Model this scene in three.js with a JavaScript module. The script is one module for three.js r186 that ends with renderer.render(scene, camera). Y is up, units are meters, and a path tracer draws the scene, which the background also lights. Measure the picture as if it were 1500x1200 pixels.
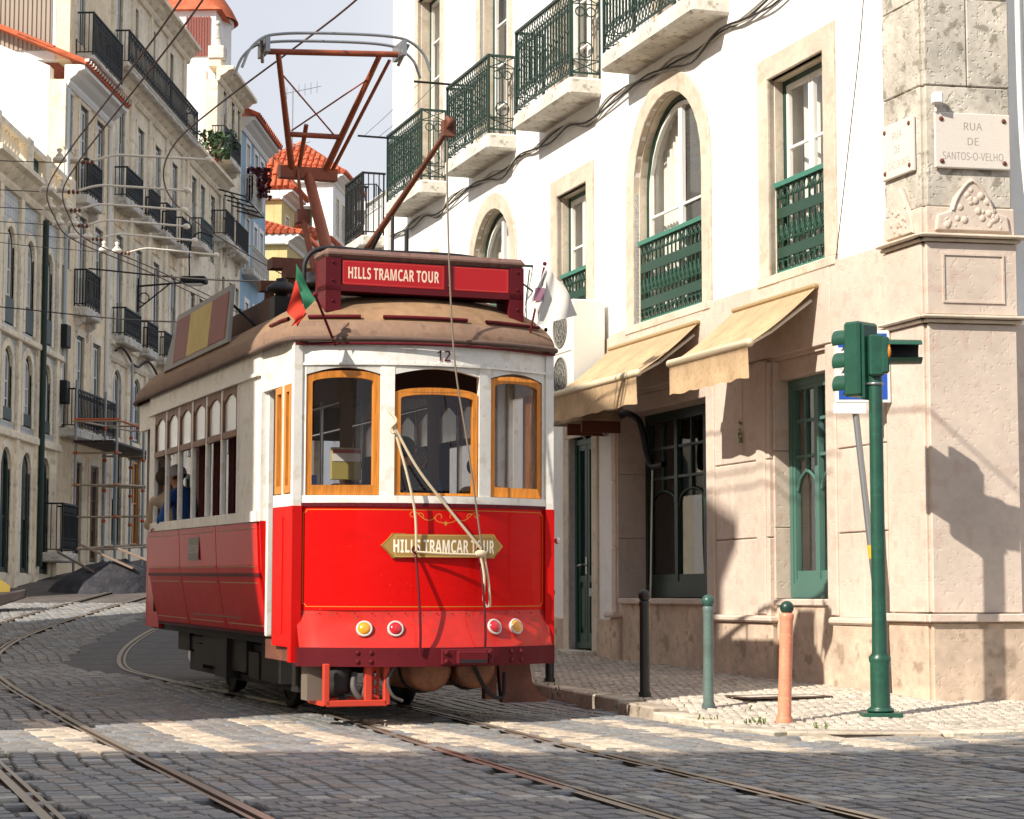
import * as THREE from 'three';
import { mergeGeometries, toCreasedNormals } from 'three/addons/utils/BufferGeometryUtils.js';
import { ConvexGeometry } from 'three/addons/geometries/ConvexGeometry.js';
import { MarchingCubes } from 'three/addons/objects/MarchingCubes.js';
import { TextGeometry } from 'three/addons/geometries/TextGeometry.js';
import { FontLoader } from 'three/addons/loaders/FontLoader.js';

// ---------------------------------------------------------------- camera, sky, sun, exposure
const scene = new THREE.Scene();
const camera = new THREE.PerspectiveCamera(2 * Math.atan(600 / 3000) * 180 / Math.PI, 1500 / 1200, 0.1, 1500);
camera.position.set(0, 1.05, 0);
camera.rotation.set(Math.atan(270 / 3000), 0, 0);
const renderer = new THREE.WebGLRenderer({ antialias: true });
renderer.setSize(1024, 819);
renderer.toneMapping = THREE.LinearToneMapping;
renderer.toneMappingExposure = 1.6;
renderer.shadowMap.enabled = true;

let seed = 7;
const rnd = () => { seed |= 0; seed = seed + 0x6D2B79F5 | 0; let t = Math.imul(seed ^ seed >>> 15, 1 | seed); t = t + Math.imul(t ^ t >>> 7, 61 | t) ^ t; return ((t ^ t >>> 14) >>> 0) / 4294967296; };
const rr = (a, b) => a + (b - a) * rnd();
const hash = (x, y, s) => { let n = Math.imul(x, 374761393) + Math.imul(y, 668265263) + Math.imul(s, 974634721) | 0; n = Math.imul(n ^ n >>> 13, 1274126177); return ((n ^ n >>> 16) >>> 0) / 4294967296; };
function vn(x, y, P, s) {          // value noise that repeats every P cells
  const xi = Math.floor(x), yi = Math.floor(y), fx = x - xi, fy = y - yi, w = t => ((t % P) + P) % P;
  const u = fx * fx * (3 - 2 * fx), v = fy * fy * (3 - 2 * fy);
  const a = hash(w(xi), w(yi), s), b = hash(w(xi + 1), w(yi), s), c = hash(w(xi), w(yi + 1), s), d = hash(w(xi + 1), w(yi + 1), s);
  return (a + (b - a) * u) * (1 - v) + (c + (d - c) * u) * v;
}
function fbm(u, v, f, oct, s) { let r = 0, a = .5, t = 0; for (let i = 0; i < oct; i++) { r += a * vn(u * f, v * f, f, s + i); t += a; a *= .5; f *= 2; } return r / t; }
const clamp = (x, a = 0, b = 1) => Math.min(b, Math.max(a, x));
const mix = (a, b, t) => a + (b - a) * t;

// light cloudy sky
{
  const W = 1024, H = 512, d = new Float32Array(W * H * 4);
  for (let j = 0; j < H; j++) for (let i = 0; i < W; i++) {
    const u = i / W, v = j / H, el = (v - .5) * Math.PI, k = (j * W + i) * 4;
    const n = fbm(u * 1, v * .5, 28, 6, 31), m = fbm(u, v * .5, 12, 4, 77);
    const c = clamp((n * .6 + m * .4 - .42) * 3.4);
    const b = el > 0 ? [mix(.385, .35, el), mix(.42, .395, el), mix(.485, .49, el)] : [.32, .31, .30];
    const w = el > -.03 ? c : 0;
    d[k] = mix(b[0], .60, w); d[k + 1] = mix(b[1], .60, w); d[k + 2] = mix(b[2], .615, w); d[k + 3] = 1;
  }
  const t = new THREE.DataTexture(d, W, H, THREE.RGBAFormat, THREE.FloatType);
  t.mapping = THREE.EquirectangularReflectionMapping; t.magFilter = t.minFilter = THREE.LinearFilter; t.needsUpdate = true;
  scene.background = t; scene.environment = t;
}
const sun = new THREE.DirectionalLight(new THREE.Color(1, .93, .83), 4.2);
sun.position.set(-57.4, 60.2, 55.5); sun.target.position.set(0, 0, -25);
sun.position.add(sun.target.position);
sun.castShadow = true; sun.shadow.mapSize.set(4096, 4096);
Object.assign(sun.shadow.camera, { left: -70, right: 70, top: 70, bottom: -70, near: 1, far: 260 });
scene.add(sun, sun.target);

// ---------------------------------------------------------------- helpers
const V = (x, y, z) => new THREE.Vector3(x, y, z);
const PI = Math.PI;
function muv(g) {                    // texture coordinates in metres from position and facing
  if (g.index) g = g.toNonIndexed();
  const p = g.attributes.position, n = g.attributes.normal, uv = new Float32Array(p.count * 2);
  for (let i = 0; i < p.count; i++) {
    const ax = Math.abs(n.getX(i)), ay = Math.abs(n.getY(i)), az = Math.abs(n.getZ(i));
    if (ay >= ax && ay >= az) { uv[i * 2] = p.getX(i); uv[i * 2 + 1] = p.getZ(i); }
    else if (ax > az) { uv[i * 2] = p.getZ(i); uv[i * 2 + 1] = p.getY(i); }
    else { uv[i * 2] = p.getX(i); uv[i * 2 + 1] = p.getY(i); }
  }
  g.setAttribute('uv', new THREE.BufferAttribute(uv, 2));
  return g;
}
function flat(g) { g = g.index ? g.toNonIndexed() : g; for (const k of Object.keys(g.attributes)) if (!['position', 'normal', 'uv'].includes(k)) g.deleteAttribute(k); return g; }
const used = {};
function numbered(n) { const c = used[n] = (used[n] ?? -1) + 1; return c ? n + '_' + String(c).padStart(3, '0') : n; }
function mesh(name, g, m, parent, keep) {
  if (Array.isArray(g)) g = g.length > 1 ? mergeGeometries(g.map(flat)) : g[0];
  if (!keep) g = muv(flat(g));
  const o = new THREE.Mesh(g, m); o.castShadow = o.receiveShadow = true;
  o.name = parent ? name : numbered(name); (parent || scene).add(o); return o;
}
function tag(o, label, category, group) { o.userData.label = label; o.userData.category = category; if (group) o.userData.group = group; return o; }
function thing(name, label, category, pos = [0, 0, 0], ry = 0, group) {
  const o = new THREE.Group(); o.name = numbered(name); o.position.set(...pos); o.rotation.y = ry; scene.add(o);
  return tag(o, label, category, group);
}
const struct = o => { o.userData.kind = 'structure'; return o; };
const stuff = o => { o.userData.kind = 'stuff'; return o; };
function copyTo(root, pos, ry, label) { const c = root.clone(); c.name = numbered(root.name); scene.add(c); c.position.set(...pos); c.rotation.y = ry; if (label) c.userData = { ...root.userData, label }; return c; }

const box = (w, h, d, x = 0, y = 0, z = 0, ry = 0, rx = 0, rz = 0) => { const g = new THREE.BoxGeometry(w, h, d); if (rz) g.rotateZ(rz); if (rx) g.rotateX(rx); if (ry) g.rotateY(ry); return g.translate(x, y, z).toNonIndexed(); };
const bb = (x0, x1, y0, y1, z0, z1) => box(x1 - x0, y1 - y0, z1 - z0, (x0 + x1) / 2, (y0 + y1) / 2, (z0 + z1) / 2);
function cb(x0, x1, y0, y1, z0, z1, c = .02) {   // box with chamfered edges
  const P = [];
  for (const sx of [0, 1]) for (const sy of [0, 1]) for (const sz of [0, 1]) {
    const x = sx ? x1 : x0, y = sy ? y1 : y0, z = sz ? z1 : z0, a = sx ? -c : c, b = sy ? -c : c, d = sz ? -c : c;
    P.push(V(x, y + b, z + d), V(x + a, y, z + d), V(x + a, y + b, z));
  }
  return muv(flat(new ConvexGeometry(P)));
}
function cyl(a, b, r0, r1 = r0, seg = 8) {
  a = Array.isArray(a) ? V(...a) : a; b = Array.isArray(b) ? V(...b) : b;
  const d = b.clone().sub(a), L = d.length(), g = new THREE.CylinderGeometry(r1, r0, L, seg);
  g.translate(0, L / 2, 0); g.applyQuaternion(new THREE.Quaternion().setFromUnitVectors(V(0, 1, 0), d.normalize())); g.translate(a.x, a.y, a.z);
  return flat(g);
}
const tube = (pts, r, n = 24, seg = 6, closed = false) => flat(new THREE.TubeGeometry(new THREE.CatmullRomCurve3(pts.map(p => Array.isArray(p) ? V(...p) : p), closed, 'centripetal'), n, r, seg, closed));
const path = (pts, r, seg = 6) => { const g = []; for (let i = 0; i + 1 < pts.length; i++) g.push(cyl(pts[i], pts[i + 1], r, r, seg)); return mergeGeometries(g); };
const sph = (x, y, z, r, sx = 1, sy = 1, sz = 1, a = 14, b = 10) => flat(new THREE.SphereGeometry(r, a, b).scale(sx, sy, sz).translate(x, y, z));
const lathe = (pts, seg = 16, x = 0, y = 0, z = 0) => flat(new THREE.LatheGeometry(pts.map(p => new THREE.Vector2(p[0], p[1])), seg).translate(x, y, z));
const torus = (R, r, x, y, z, seg = 18) => flat(new THREE.TorusGeometry(R, r, 6, seg).translate(x, y, z));
function ext(shape, d, z = 0, bevel = 0, curve = 8) {
  const g = new THREE.ExtrudeGeometry(shape, { depth: d - 2 * bevel, bevelEnabled: bevel > 0, bevelSize: bevel, bevelThickness: bevel, bevelOffset: -bevel, bevelSegments: 1, curveSegments: curve, steps: 1 });
  return flat(g.translate(0, 0, z + bevel));
}
const poly = pts => { const s = new THREE.Shape(); pts.forEach((p, i) => i ? s.lineTo(p[0], p[1]) : s.moveTo(p[0], p[1])); s.closePath(); return s; };
function opening(x0, x1, y0, y1, rise, C = THREE.Shape) {   // rectangle, or with an elliptic arch of that rise on top
  const s = new C(); s.moveTo(x0, y0); s.lineTo(x1, y0);
  if (rise) { s.lineTo(x1, y1 - rise); s.absellipse((x0 + x1) / 2, y1 - rise, (x1 - x0) / 2, rise, 0, PI, false, 0); } else { s.lineTo(x1, y1); s.lineTo(x0, y1); }
  s.lineTo(x0, y0); return s;
}
function ringShape(x0, x1, y0, y1, rise, w, wb = w, wt = w) {    // the frame between an opening and one smaller by w
  const s = opening(x0, x1, y0, y1, rise); s.holes.push(opening(x0 + w, x1 - w, y0 + wb, y1 - wt, rise ? Math.max(.02, rise - w * .4) : 0, THREE.Path)); return s;
}
function surf(nu, nv, fn, close = false) {  // sheet through fn(u, v)
  const P = [], I = [], U = [];
  for (let j = 0; j <= nv; j++) for (let i = 0; i <= nu; i++) { const q = fn(i / nu, j / nv); P.push(q[0], q[1], q[2]); U.push(i / nu, j / nv); }
  for (let j = 0; j < nv; j++) for (let i = 0; i < nu; i++) { const a = j * (nu + 1) + i, b = a + 1, c = a + nu + 1, d = c + 1; I.push(a, b, d, a, d, c); }
  const g = new THREE.BufferGeometry(); g.setAttribute('position', new THREE.Float32BufferAttribute(P, 3)); g.setAttribute('uv', new THREE.Float32BufferAttribute(U, 2)); g.setIndex(I); g.computeVertexNormals(); return g;
}

// ---------------------------------------------------------------- textures and materials
function tex(n, fn, per = 1, srgb = true) {     // per = metres that one repeat covers
  const d = new Uint8Array(n * n * 4);
  for (let j = 0; j < n; j++) for (let i = 0; i < n; i++) { const c = fn(i / n, j / n), k = (j * n + i) * 4; d[k] = clamp(c[0], 0, 255); d[k + 1] = clamp(c[1], 0, 255); d[k + 2] = clamp(c[2], 0, 255); d[k + 3] = 255; }
  const t = new THREE.DataTexture(d, n, n); t.wrapS = t.wrapT = THREE.RepeatWrapping; t.magFilter = THREE.LinearFilter; t.minFilter = THREE.LinearMipmapLinearFilter; t.generateMipmaps = true;
  t.repeat.set(1 / per, 1 / per); if (srgb) t.colorSpace = THREE.SRGBColorSpace; t.needsUpdate = true; return t;
}
const bumpOf = (n, fn, per) => tex(n, (u, v) => { const h = 255 * clamp(fn(u, v)); return [h, h, h]; }, per, false);
const std = (color, roughness = .7, o = {}) => new THREE.MeshStandardMaterial({ color, roughness, side: THREE.DoubleSide, ...o });
const tint = (c, k) => [c[0] * k, c[1] * k, c[2] * k];
function worn(c, per, amt, o = {}) {             // base colour with coarse stains and fine grain
  const s = o.seed || 1, spots = o.spots || 0, sc = o.spot || [110, 95, 80];
  return tex(o.n || 256, (u, v) => {
    const a = fbm(u, v, 4, 5, s), b = fbm(u, v, 32, 3, s + 9), k = 1 + amt * ((a - .5) * 2.2 + (b - .5) * 1.1); let q = tint(c, k);
    if (spots) { const m = clamp((fbm(u, v, 16, 4, s + 20) - .62) * 9) * spots; q = [mix(q[0], sc[0], m), mix(q[1], sc[1], m), mix(q[2], sc[2], m)]; }
    return q;
  }, per);
}
const grit = bumpOf(256, (u, v) => fbm(u, v, 16, 5, 3), 1.2);
const pits = bumpOf(512, (u, v) => 1 - .8 * clamp((fbm(u, v, 48, 3, 11) - .64) * 7) - .2 * fbm(u, v, 16, 4, 12), 1.5);
const white = 0xffffff;
const mat = {
  plaster: std(white, .9, { map: worn([238, 236, 231], 3.1, .035, { seed: 2, spots: .12, spot: [206, 196, 180] }), bumpMap: grit, bumpScale: .002 }),
  stonePink: std(white, .8, { map: worn([204, 187, 171], 1.7, .06, { seed: 5, spots: .3, spot: [188, 154, 138] }), bumpMap: pits, bumpScale: .0025 }),
  stoneCream: std(white, .85, { map: worn([206, 192, 172], 1.9, .09, { seed: 8, spots: .35, spot: [168, 148, 122] }), bumpMap: pits, bumpScale: .0025 }),
  stoneGrey: std(white, .9, { map: worn([188, 180, 166], 1.3, .16, { seed: 14, spots: .6, spot: [120, 112, 98] }), bumpMap: pits, bumpScale: .006 }),
  base: std(white, .9, { map: worn([200, 178, 156], 2.2, .16, { seed: 17, spots: .55, spot: [138, 118, 98] }), bumpMap: pits, bumpScale: .003 }),
  slab: std(white, .9, { map: worn([212, 206, 194], 1.1, .12, { seed: 19, spots: .7, spot: [150, 140, 120] }), bumpMap: grit, bumpScale: .004 }),
  greenPaint: std(0x153e2f, .42), greenDark: std(0x0f2e24, .45), greenPost: std(0x1e4a3a, .38), greenPale: std(0x4d7266, .5), whitePaint: std(0xe6e4dd, .45), blackIron: std(0x0e1213, .55, { metalness: .1 }),
  orangeWood: std(white, .42, { map: tex(256, (u, v) => { const g = fbm(u + .03 * vn(u * 6, v * 6, 6, 4), v, 3, 2, 41), l = vn(u * 64 + 3 * g, v * 3, 64, 6); return tint([206, 128, 42], .82 + .3 * l * .7 + .12 * g); }, .5) }),
  brownWood: std(white, .55, { map: tex(128, (u, v) => tint([120, 76, 46], .75 + .5 * vn(u * 40, v * 3, 40, 6)), .5) }),
  darkWood: std(0x2b1a14, .5),
  rail: std(0xa79c8e, .32, { metalness: .5 }), railRust: std(0x5a4638, .65, { metalness: .4 }),
  rope: std(0xcbbb9c, .9), ropeDark: std(0x7d7060, .9), wire: std(0x2a2422, .6), wireRust: std(0x54352a, .6),
  glass: new THREE.MeshPhysicalMaterial({ color: white, roughness: .02, transmission: 1, thickness: 0, ior: 1.5, side: THREE.DoubleSide }),
  farGlass: std(0x26333a, .08, { metalness: .1 }), farGlassPale: std(0x8d9ba2, .12),
  curtain: std(0xd9d4c8, .95), room: std(0xa59a8a, .95),
  tileRoof: std(white, .85, { map: worn([196, 98, 60], .9, .22, { seed: 23, spots: .4, spot: [150, 90, 66] }) }),
  tileEdge: std(0xd8cfc2, .9), rust: std(0x6b3b26, .8), steel: std(0x9a9ea0, .4, { metalness: .7 }), chrome: std(0xcfcfcb, .25, { metalness: .9 }),
  coupler: std(0xc25a2c, .6), terracotta: std(0x9a4a30, .9), leaf: std(0x35512b, .8), leafRed: std(0x5c1f22, .8),
};
function canvasTex(w, h, draw) {
  const c = document.createElement('canvas'); c.width = w; c.height = h; const x = c.getContext('2d'); draw(x, w, h);
  const t = new THREE.CanvasTexture(c); t.colorSpace = THREE.SRGBColorSpace; t.anisotropy = 8; return t;
}
const font = await new FontLoader().loadAsync('fonts/droid/droid_sans_bold.typeface.json');
const fontThin = await new FontLoader().loadAsync('fonts/droid/droid_sans_regular.typeface.json');
const text3 = (s, size, depth, f = font) => { const g = new TextGeometry(s, { font: f, size, depth, curveSegments: 3, bevelEnabled: false }); g.computeBoundingBox(); g.translate(-(g.boundingBox.max.x + g.boundingBox.min.x) / 2, 0, 0); return flat(g); };

// ---------------------------------------------------------------- ground, tracks, paving
const GP = [[-120, 0], [17, 0], [20, .035], [26, .14], [28.3, .28], [31, .5], [33, .66], [36, .9], [38, 1.06], [44, 1.5], [52, 1.95], [80, 3.4], [120, 5.6], [600, 14]];
function gz(Z) { for (let i = 1; i < GP.length; i++) if (Z <= GP[i][0]) { const a = GP[i - 1], b = GP[i]; return mix(a[1], b[1], (Z - a[0]) / (b[0] - a[0])); } return 14; }
const gy = Z => (gz(Z - .8) + gz(Z - .4) + gz(Z) + gz(Z + .4) + gz(Z + .8)) / 5;
// centre lines of the four rails: points are [X, depth]
const railPts = {
  c: [[4.2, -2], [2.2, 4.6], [.795, 9.55], [-.42, 13.8], [-1.62, 18], [-2.72, 20.6], [-3.85, 23.1], [-4.75, 25.4], [-5.3, 28.2], [-5.42, 31], [-5.2, 35], [-4.6, 42], [-3.6, 52], [-2.6, 64]],
  b: [[2.6, -2], [.55, 4.6], [-1.11, 9.55], [-2.55, 13.8], [-4.1, 18.4], [-5.55, 22.6], [-6.52, 25.8], [-7.08, 28.9], [-7.1, 32], [-6.78, 36], [-6.1, 43], [-5.2, 52], [-4.2, 64]],
};
const railCurve = k => new THREE.CatmullRomCurve3(railPts[k].map(p => V(p[0], 0, -p[1])), false, 'centripetal').getSpacedPoints(260);
function offsetLine(L, d) { return L.map((p, i) => { const a = L[Math.max(0, i - 1)], b = L[Math.min(L.length - 1, i + 1)], t = b.clone().sub(a).normalize(); return V(p.x - t.z * d, 0, p.z + t.x * d); }); }
const lineC = railCurve('c'), lineD = offsetLine(lineC, .93), lineB = railCurve('b'), lineA = offsetLine(lineB, -.93);
const rails = [lineA, lineB, lineC, lineD];
function railDist(X, Z) { let m = 9; for (const L of rails) for (const p of L) { const dx = p.x - X, dz = -p.z - Z, q = dx * dx + dz * dz; if (q < m) m = q; } return Math.sqrt(m); }
const xAt = (L, Z) => { for (let i = 1; i < L.length; i++) if (-L[i].z >= Z) return mix(L[i - 1].x, L[i].x, (Z + L[i - 1].z) / (L[i - 1].z - L[i].z)); return L[L.length - 1].x; };

// ground: one sheet to the horizon, the bed that the setts lie in
{
  const xs = [-400, -200, -100, -60, -40]; for (let x = -30; x <= 30; x += 1.5) xs.push(x); xs.push(40, 60, 100, 200, 400);
  const zs = [-200, -100, -50, -20, -8, 0]; for (let z = 2; z <= 60; z += .7) zs.push(z); for (let z = 64; z < 130; z += 6) zs.push(z); zs.push(150, 200, 300, 600);
  const P = [], I = []; for (const Z of zs) for (const X of xs) P.push(X, gy(Z) - .032, -Z);
  for (let j = 0; j + 1 < zs.length; j++) for (let i = 0; i + 1 < xs.length; i++) { const a = j * xs.length + i, b = a + 1, c = a + xs.length, d = c + 1; I.push(a, b, d, a, d, c); }
  const g = new THREE.BufferGeometry(); g.setAttribute('position', new THREE.Float32BufferAttribute(P, 3)); g.setIndex(I); g.computeVertexNormals();
  g.setAttribute('uv', new THREE.Float32BufferAttribute(P.flatMap((_, i) => i % 3 ? [] : [P[i], P[i + 2]]), 2));
  var road = struct(mesh('road', g, std(white, .95, { map: worn([88, 80, 74], 2.3, .25, { seed: 51 }), bumpMap: grit, bumpScale: .008 }), null, true));
}
// grooved rails
rails.forEach((L, i) => {
  const prof = [[-.055, 0], [-.002, 0], [0, -.02], [.028, -.02], [.03, -.002], [.058, -.002]];
  const side = (i === 0 || i === 2) ? 1 : -1;
  const pts = L.filter(p => -p.z < 60);
  const strip = (a, b) => surf(pts.length - 1, 1, (u, v) => {
    const k = Math.round(u * (pts.length - 1)), p = pts[k], q = pts[Math.min(k + 1, pts.length - 1)], o = pts[Math.max(0, k - 1)], t = q.clone().sub(o).normalize();
    const e = v ? b : a; return [p.x - t.z * e[0] * side, gy(-p.z) + .002 + e[1], p.z + t.x * e[0] * side];
  });
  const head = [strip(prof[0], prof[1])], rest = [strip(prof[1], prof[2]), strip(prof[2], prof[3]), strip(prof[3], prof[4])], lip = [strip(prof[4], prof[5])];
  const o = mesh('tram_rail', head, mat.rail, null); struct(o);
  mesh('groove', rest, mat.railRust, o); mesh('guard_lip', lip, mat.rail, o);
});
// asphalt patch along the curve
const asphLeft = Z => xAt(lineC, Z) - .55 * clamp((Z - 22.5) / 2.5) - .16 * (fbm(.3, Z / 20, 24, 3, 5) - .5) * 4;
const inAsph = (X, Z) => Z > 23 && Z < 33.5 && X > asphLeft(Z) && X < xAt(lineD, Z) + .8;
{
  const g = surf(10, 60, (u, v) => { const Z = 23 + 10.5 * v; return [mix(asphLeft(Z), xAt(lineD, Z) + .8, u), gy(Z) - .006, -Z]; });
  struct(mesh('asphalt_patch', g, std(white, .92, { map: worn([72, 70, 70], .8, .22, { seed: 61, spots: .2, spot: [110, 108, 104] }), bumpMap: grit, bumpScale: .006 })));
}
// kerb line of the right-hand pavement [X, depth]
const kerb = [[-2.4, 34], [-1.0, 26.5], [-.35, 23.2], [.3, 20.7], [.8, 19], [1.3, 17.4], [1.75, 16.0], [2.15, 15.5], [2.7, 15.35], [4, 15.75], [6, 16.9], [12, 20.6], [24, 28]];
const kerbPts = new THREE.CatmullRomCurve3(kerb.map(p => V(p[0], 0, -p[1])), false, 'centripetal').getSpacedPoints(110);
const kerbH = Z => .02 + .09 * clamp((Z - 16.2) / 2.2);
const kerbSide = (X, Z) => { let b = 1e9, r = 0; for (let i = 0; i + 1 < kerbPts.length; i++) { const p = kerbPts[i], q = kerbPts[i + 1], dx = q.x - p.x, dz = q.z - p.z, L = dx * dx + dz * dz, t = clamp(((X - p.x) * dx + (-Z - p.z) * dz) / L), ex = X - p.x - dx * t, ez = -Z - p.z - dz * t, d = ex * ex + ez * ez; if (d < b) { b = d; r = Math.sign(dx * ez - dz * ex) * Math.sqrt(d); } } return r; };
const FR = { x: 3.671, z: 17.907, k: .3367 }, kn = Math.hypot(1, FR.k);
const wallDist = (X, Z) => ((FR.x - X) + (FR.z - Z) * FR.k) / kn;      // metres in front of the right-hand facade
const sideY = (X, Z) => { const e = clamp(Math.abs(kerbSide(X, Z)) / 3); return gy(Z) + kerbH(Z) + .05 * e; };
const sgn = Math.sign(kerbSide(3, 18));
{
  // bed of the pavement
  const g = surf(16, 110, (u, v) => { const k = Math.round(v * 110), p = kerbPts[k], Z0 = -p.z; const far = Z0 > 16 && p.x < 2.5 ? [p.x + 4.5, Z0 + 1.4] : [p.x - .6, Z0 + 6]; const X = mix(p.x, far[0], u), Z = mix(Z0, far[1], u); return [X, sideY(X, Z) - .012, -Z]; });
  var pavement = struct(mesh('pavement', g, std(white, .95, { map: worn([168, 154, 136], 1.7, .2, { seed: 71 }), bumpMap: grit, bumpScale: .006 })));
  // kerb stones
  const kerbM = [0, 1, 2].map(i => std(white, .85, { map: worn([[186, 176, 158], [174, 160, 142], [196, 184, 164]][i], 1.2, .14, { seed: 81 + i, spots: .4 }), bumpMap: pits, bumpScale: .006 }));
  for (let i = 0, n = 0; i + 4 < kerbPts.length; n++) {
    const st = 2 + (n % 2), a = kerbPts[i], b = kerbPts[i + st], Za = -a.z, Zb = -b.z, L = a.distanceTo(b), m = a.clone().add(b).multiplyScalar(.5), Zm = -m.z;
    const top = gy(Zm) + kerbH(Zm) + .006, bot = gy(Zm) - .06, o = mesh('kerb_stone', cb(-L / 2 + .006, L / 2 - .006, bot - top, 0, -.12, .12, .014), kerbM[n % 3], pavement);
    o.position.set(m.x, top + .002 * (n % 3), m.z); o.rotation.y = Math.atan2(-(b.z - a.z), b.x - a.x); o.rotation.z = Math.atan2(gy(Zb) - gy(Za), L) * 1;
    i += st;
  }
}
// stone setts: real blocks; the largest ones in view are parts of the road, the rest one mass
const settGeo = (() => {
  const P = [], pushQ = (a, b, c, d) => P.push(...a, ...b, ...c, ...a, ...c, ...d);
  const R = (h, y, s) => [[-h, y, -h * s], [h, y, -h * s], [h, y, h * s], [-h, y, h * s]].map(p => p);
  const A = R(.5, 0, 1), B = R(.495, .86, 1), C = R(.445, 1, 1);
  for (let i = 0; i < 4; i++) { const j = (i + 1) % 4; pushQ(A[i], B[i], B[j], A[j]); pushQ(B[i], C[i], C[j], B[j]); }
  pushQ(C[0], C[3], C[2], C[1]);
  const g = new THREE.BufferGeometry(); g.setAttribute('position', new THREE.Float32BufferAttribute(P, 3)); g.computeVertexNormals(); return muv(g);
})();
const settTex = worn([255, 253, 250], .35, .16, { seed: 91 }), settBump = bumpOf(256, (u, v) => fbm(u, v, 8, 5, 93), .25);
settTex.repeat.set(1, 1); settBump.repeat.set(1, 1);
const settMat = std(white, .62, { map: settTex, bumpMap: settBump, bumpScale: .008 });
const axis = V(.351, 0, .936).normalize(), cross = V(axis.z, 0, -axis.x);      // along and across the tram's track
const setts = [];
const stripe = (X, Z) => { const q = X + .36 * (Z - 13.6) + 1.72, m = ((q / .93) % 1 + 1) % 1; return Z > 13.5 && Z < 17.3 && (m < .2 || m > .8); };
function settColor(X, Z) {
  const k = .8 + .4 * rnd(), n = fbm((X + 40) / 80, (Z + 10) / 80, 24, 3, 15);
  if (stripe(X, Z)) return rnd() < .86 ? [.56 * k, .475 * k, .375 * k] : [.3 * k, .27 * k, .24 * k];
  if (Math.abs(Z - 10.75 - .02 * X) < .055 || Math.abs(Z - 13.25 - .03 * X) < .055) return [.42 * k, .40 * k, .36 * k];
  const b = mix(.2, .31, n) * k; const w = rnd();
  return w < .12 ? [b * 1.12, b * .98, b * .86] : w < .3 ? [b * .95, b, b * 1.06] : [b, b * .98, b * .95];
}
function lay(u0, u1, v0, v1, alongU, size, keep) {      // rows of stones in a frame (u along the track, v across it)
  let row = 0;
  for (let v = v0, wd = size[0]; v < v1; v += wd, row++) {
    wd = size[0] * rr(.82, 1.2);
    let u = u0 + rnd() * .15;
    while (u < u1) {
      const l = rr(size[1], size[2]); const um = u + l / 2, wob = wd / 2 + .04 * Math.sin(um * 1.1 + row * .21) + .025 * Math.sin(um * 2.7 + 1) + rr(-.008, .008);
      const [a, b] = alongU ? [um, v + wob] : [v, um + wob];
      const X = -.734 - axis.x * a + cross.x * b, Z = 17 + axis.z * a - cross.z * b;
      if (keep(X, Z)) setts.push([X, Z, l - rr(.01, .024), wd - rr(.008, .022), alongU ? 0 : PI / 2]);
      u += l;
    }
  }
}
const offRoad = (X, Z) => Z < 8.6 || Z > 36 || Math.abs(X) > .3 * Z + 1.2 || X < -9.2;
const okSett = (X, Z) => !offRoad(X, Z) && railDist(X, Z) > .115 && !inAsph(X, Z) && kerbSide(X, Z) * sgn < -.13;
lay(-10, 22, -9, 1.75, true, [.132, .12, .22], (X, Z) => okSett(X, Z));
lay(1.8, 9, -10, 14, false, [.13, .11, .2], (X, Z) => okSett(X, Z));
{
  const M = new THREE.Matrix4(), Q = new THREE.Quaternion(), E = new THREE.Euler(), ay = Math.atan2(axis.x, axis.z);
  const place = s => { E.set(rr(-.013, .013), ay + PI / 2 + s[4] + rr(-.05, .05), rr(-.013, .013), 'YXZ'); Q.setFromEuler(E); const y = gy(s[1]) - .09 + rr(-.004, .003); return M.compose(V(s[0], y, -s[1]), Q, V(s[2], .09, s[3])); };
  setts.sort((a, b) => a[1] - b[1]);
  const inView = s => s[1] > 9.3 && Math.abs(s[0]) < .25 * s[1] + .06;
  const near = [], far = []; for (const s of setts) (near.length < 300 && inView(s) ? near : far).push(s);
  const tones = [[.2, .197, .2], [.235, .23, .23], [.175, .17, .175], [.255, .24, .22], [.44, .42, .38]].map(c => { const m = settMat.clone(); m.color.setRGB(...c); return m; });
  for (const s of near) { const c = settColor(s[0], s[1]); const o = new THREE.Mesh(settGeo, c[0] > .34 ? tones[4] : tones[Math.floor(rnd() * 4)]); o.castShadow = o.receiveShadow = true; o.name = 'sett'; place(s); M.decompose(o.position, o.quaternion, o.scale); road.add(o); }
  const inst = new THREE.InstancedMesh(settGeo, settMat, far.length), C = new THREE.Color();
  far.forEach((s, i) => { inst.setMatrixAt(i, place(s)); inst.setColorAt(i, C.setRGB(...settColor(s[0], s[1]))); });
  inst.name = 'stone_setts'; inst.castShadow = inst.receiveShadow = true; road.add(stuff(inst));
  // small limestone cubes of the pavement
  const small = [];
  for (let X = -1.6; X < 7; X += .078) for (let Z = 14.9; Z < 29; Z += .078) {
    const x = X + rr(-.012, .012), z = Z + rr(-.012, .012) + .03 * Math.sin(X * 2.3), k = kerbSide(x, z) * sgn, w = wallDist(x, z);
    if (k < .13 || (z > 18 && w < .02) || k > 4.2 || Math.abs(x) > .27 * z + .4) continue;
    small.push([x, z]);
  }
  const pi = new THREE.InstancedMesh(settGeo, settMat, small.length);
  small.forEach(([x, z], i) => { E.set(rr(-.05, .05), rr(-.5, .5), rr(-.05, .05), 'YXZ'); Q.setFromEuler(E); pi.setMatrixAt(i, M.compose(V(x, sideY(x, z) - .05 + rr(-.003, .004), -z), Q, V(.069, .05, rr(.06, .07)))); const k = rr(.75, 1.2) * (.85 + .3 * fbm((x + 9) / 30, z / 30, 24, 3, 4)); pi.setColorAt(i, C.setRGB(.58 * k, .515 * k, .435 * k)); });
  pi.name = 'pavement_cubes'; pi.castShadow = pi.receiveShadow = true; pavement.add(stuff(pi));
}

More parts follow.
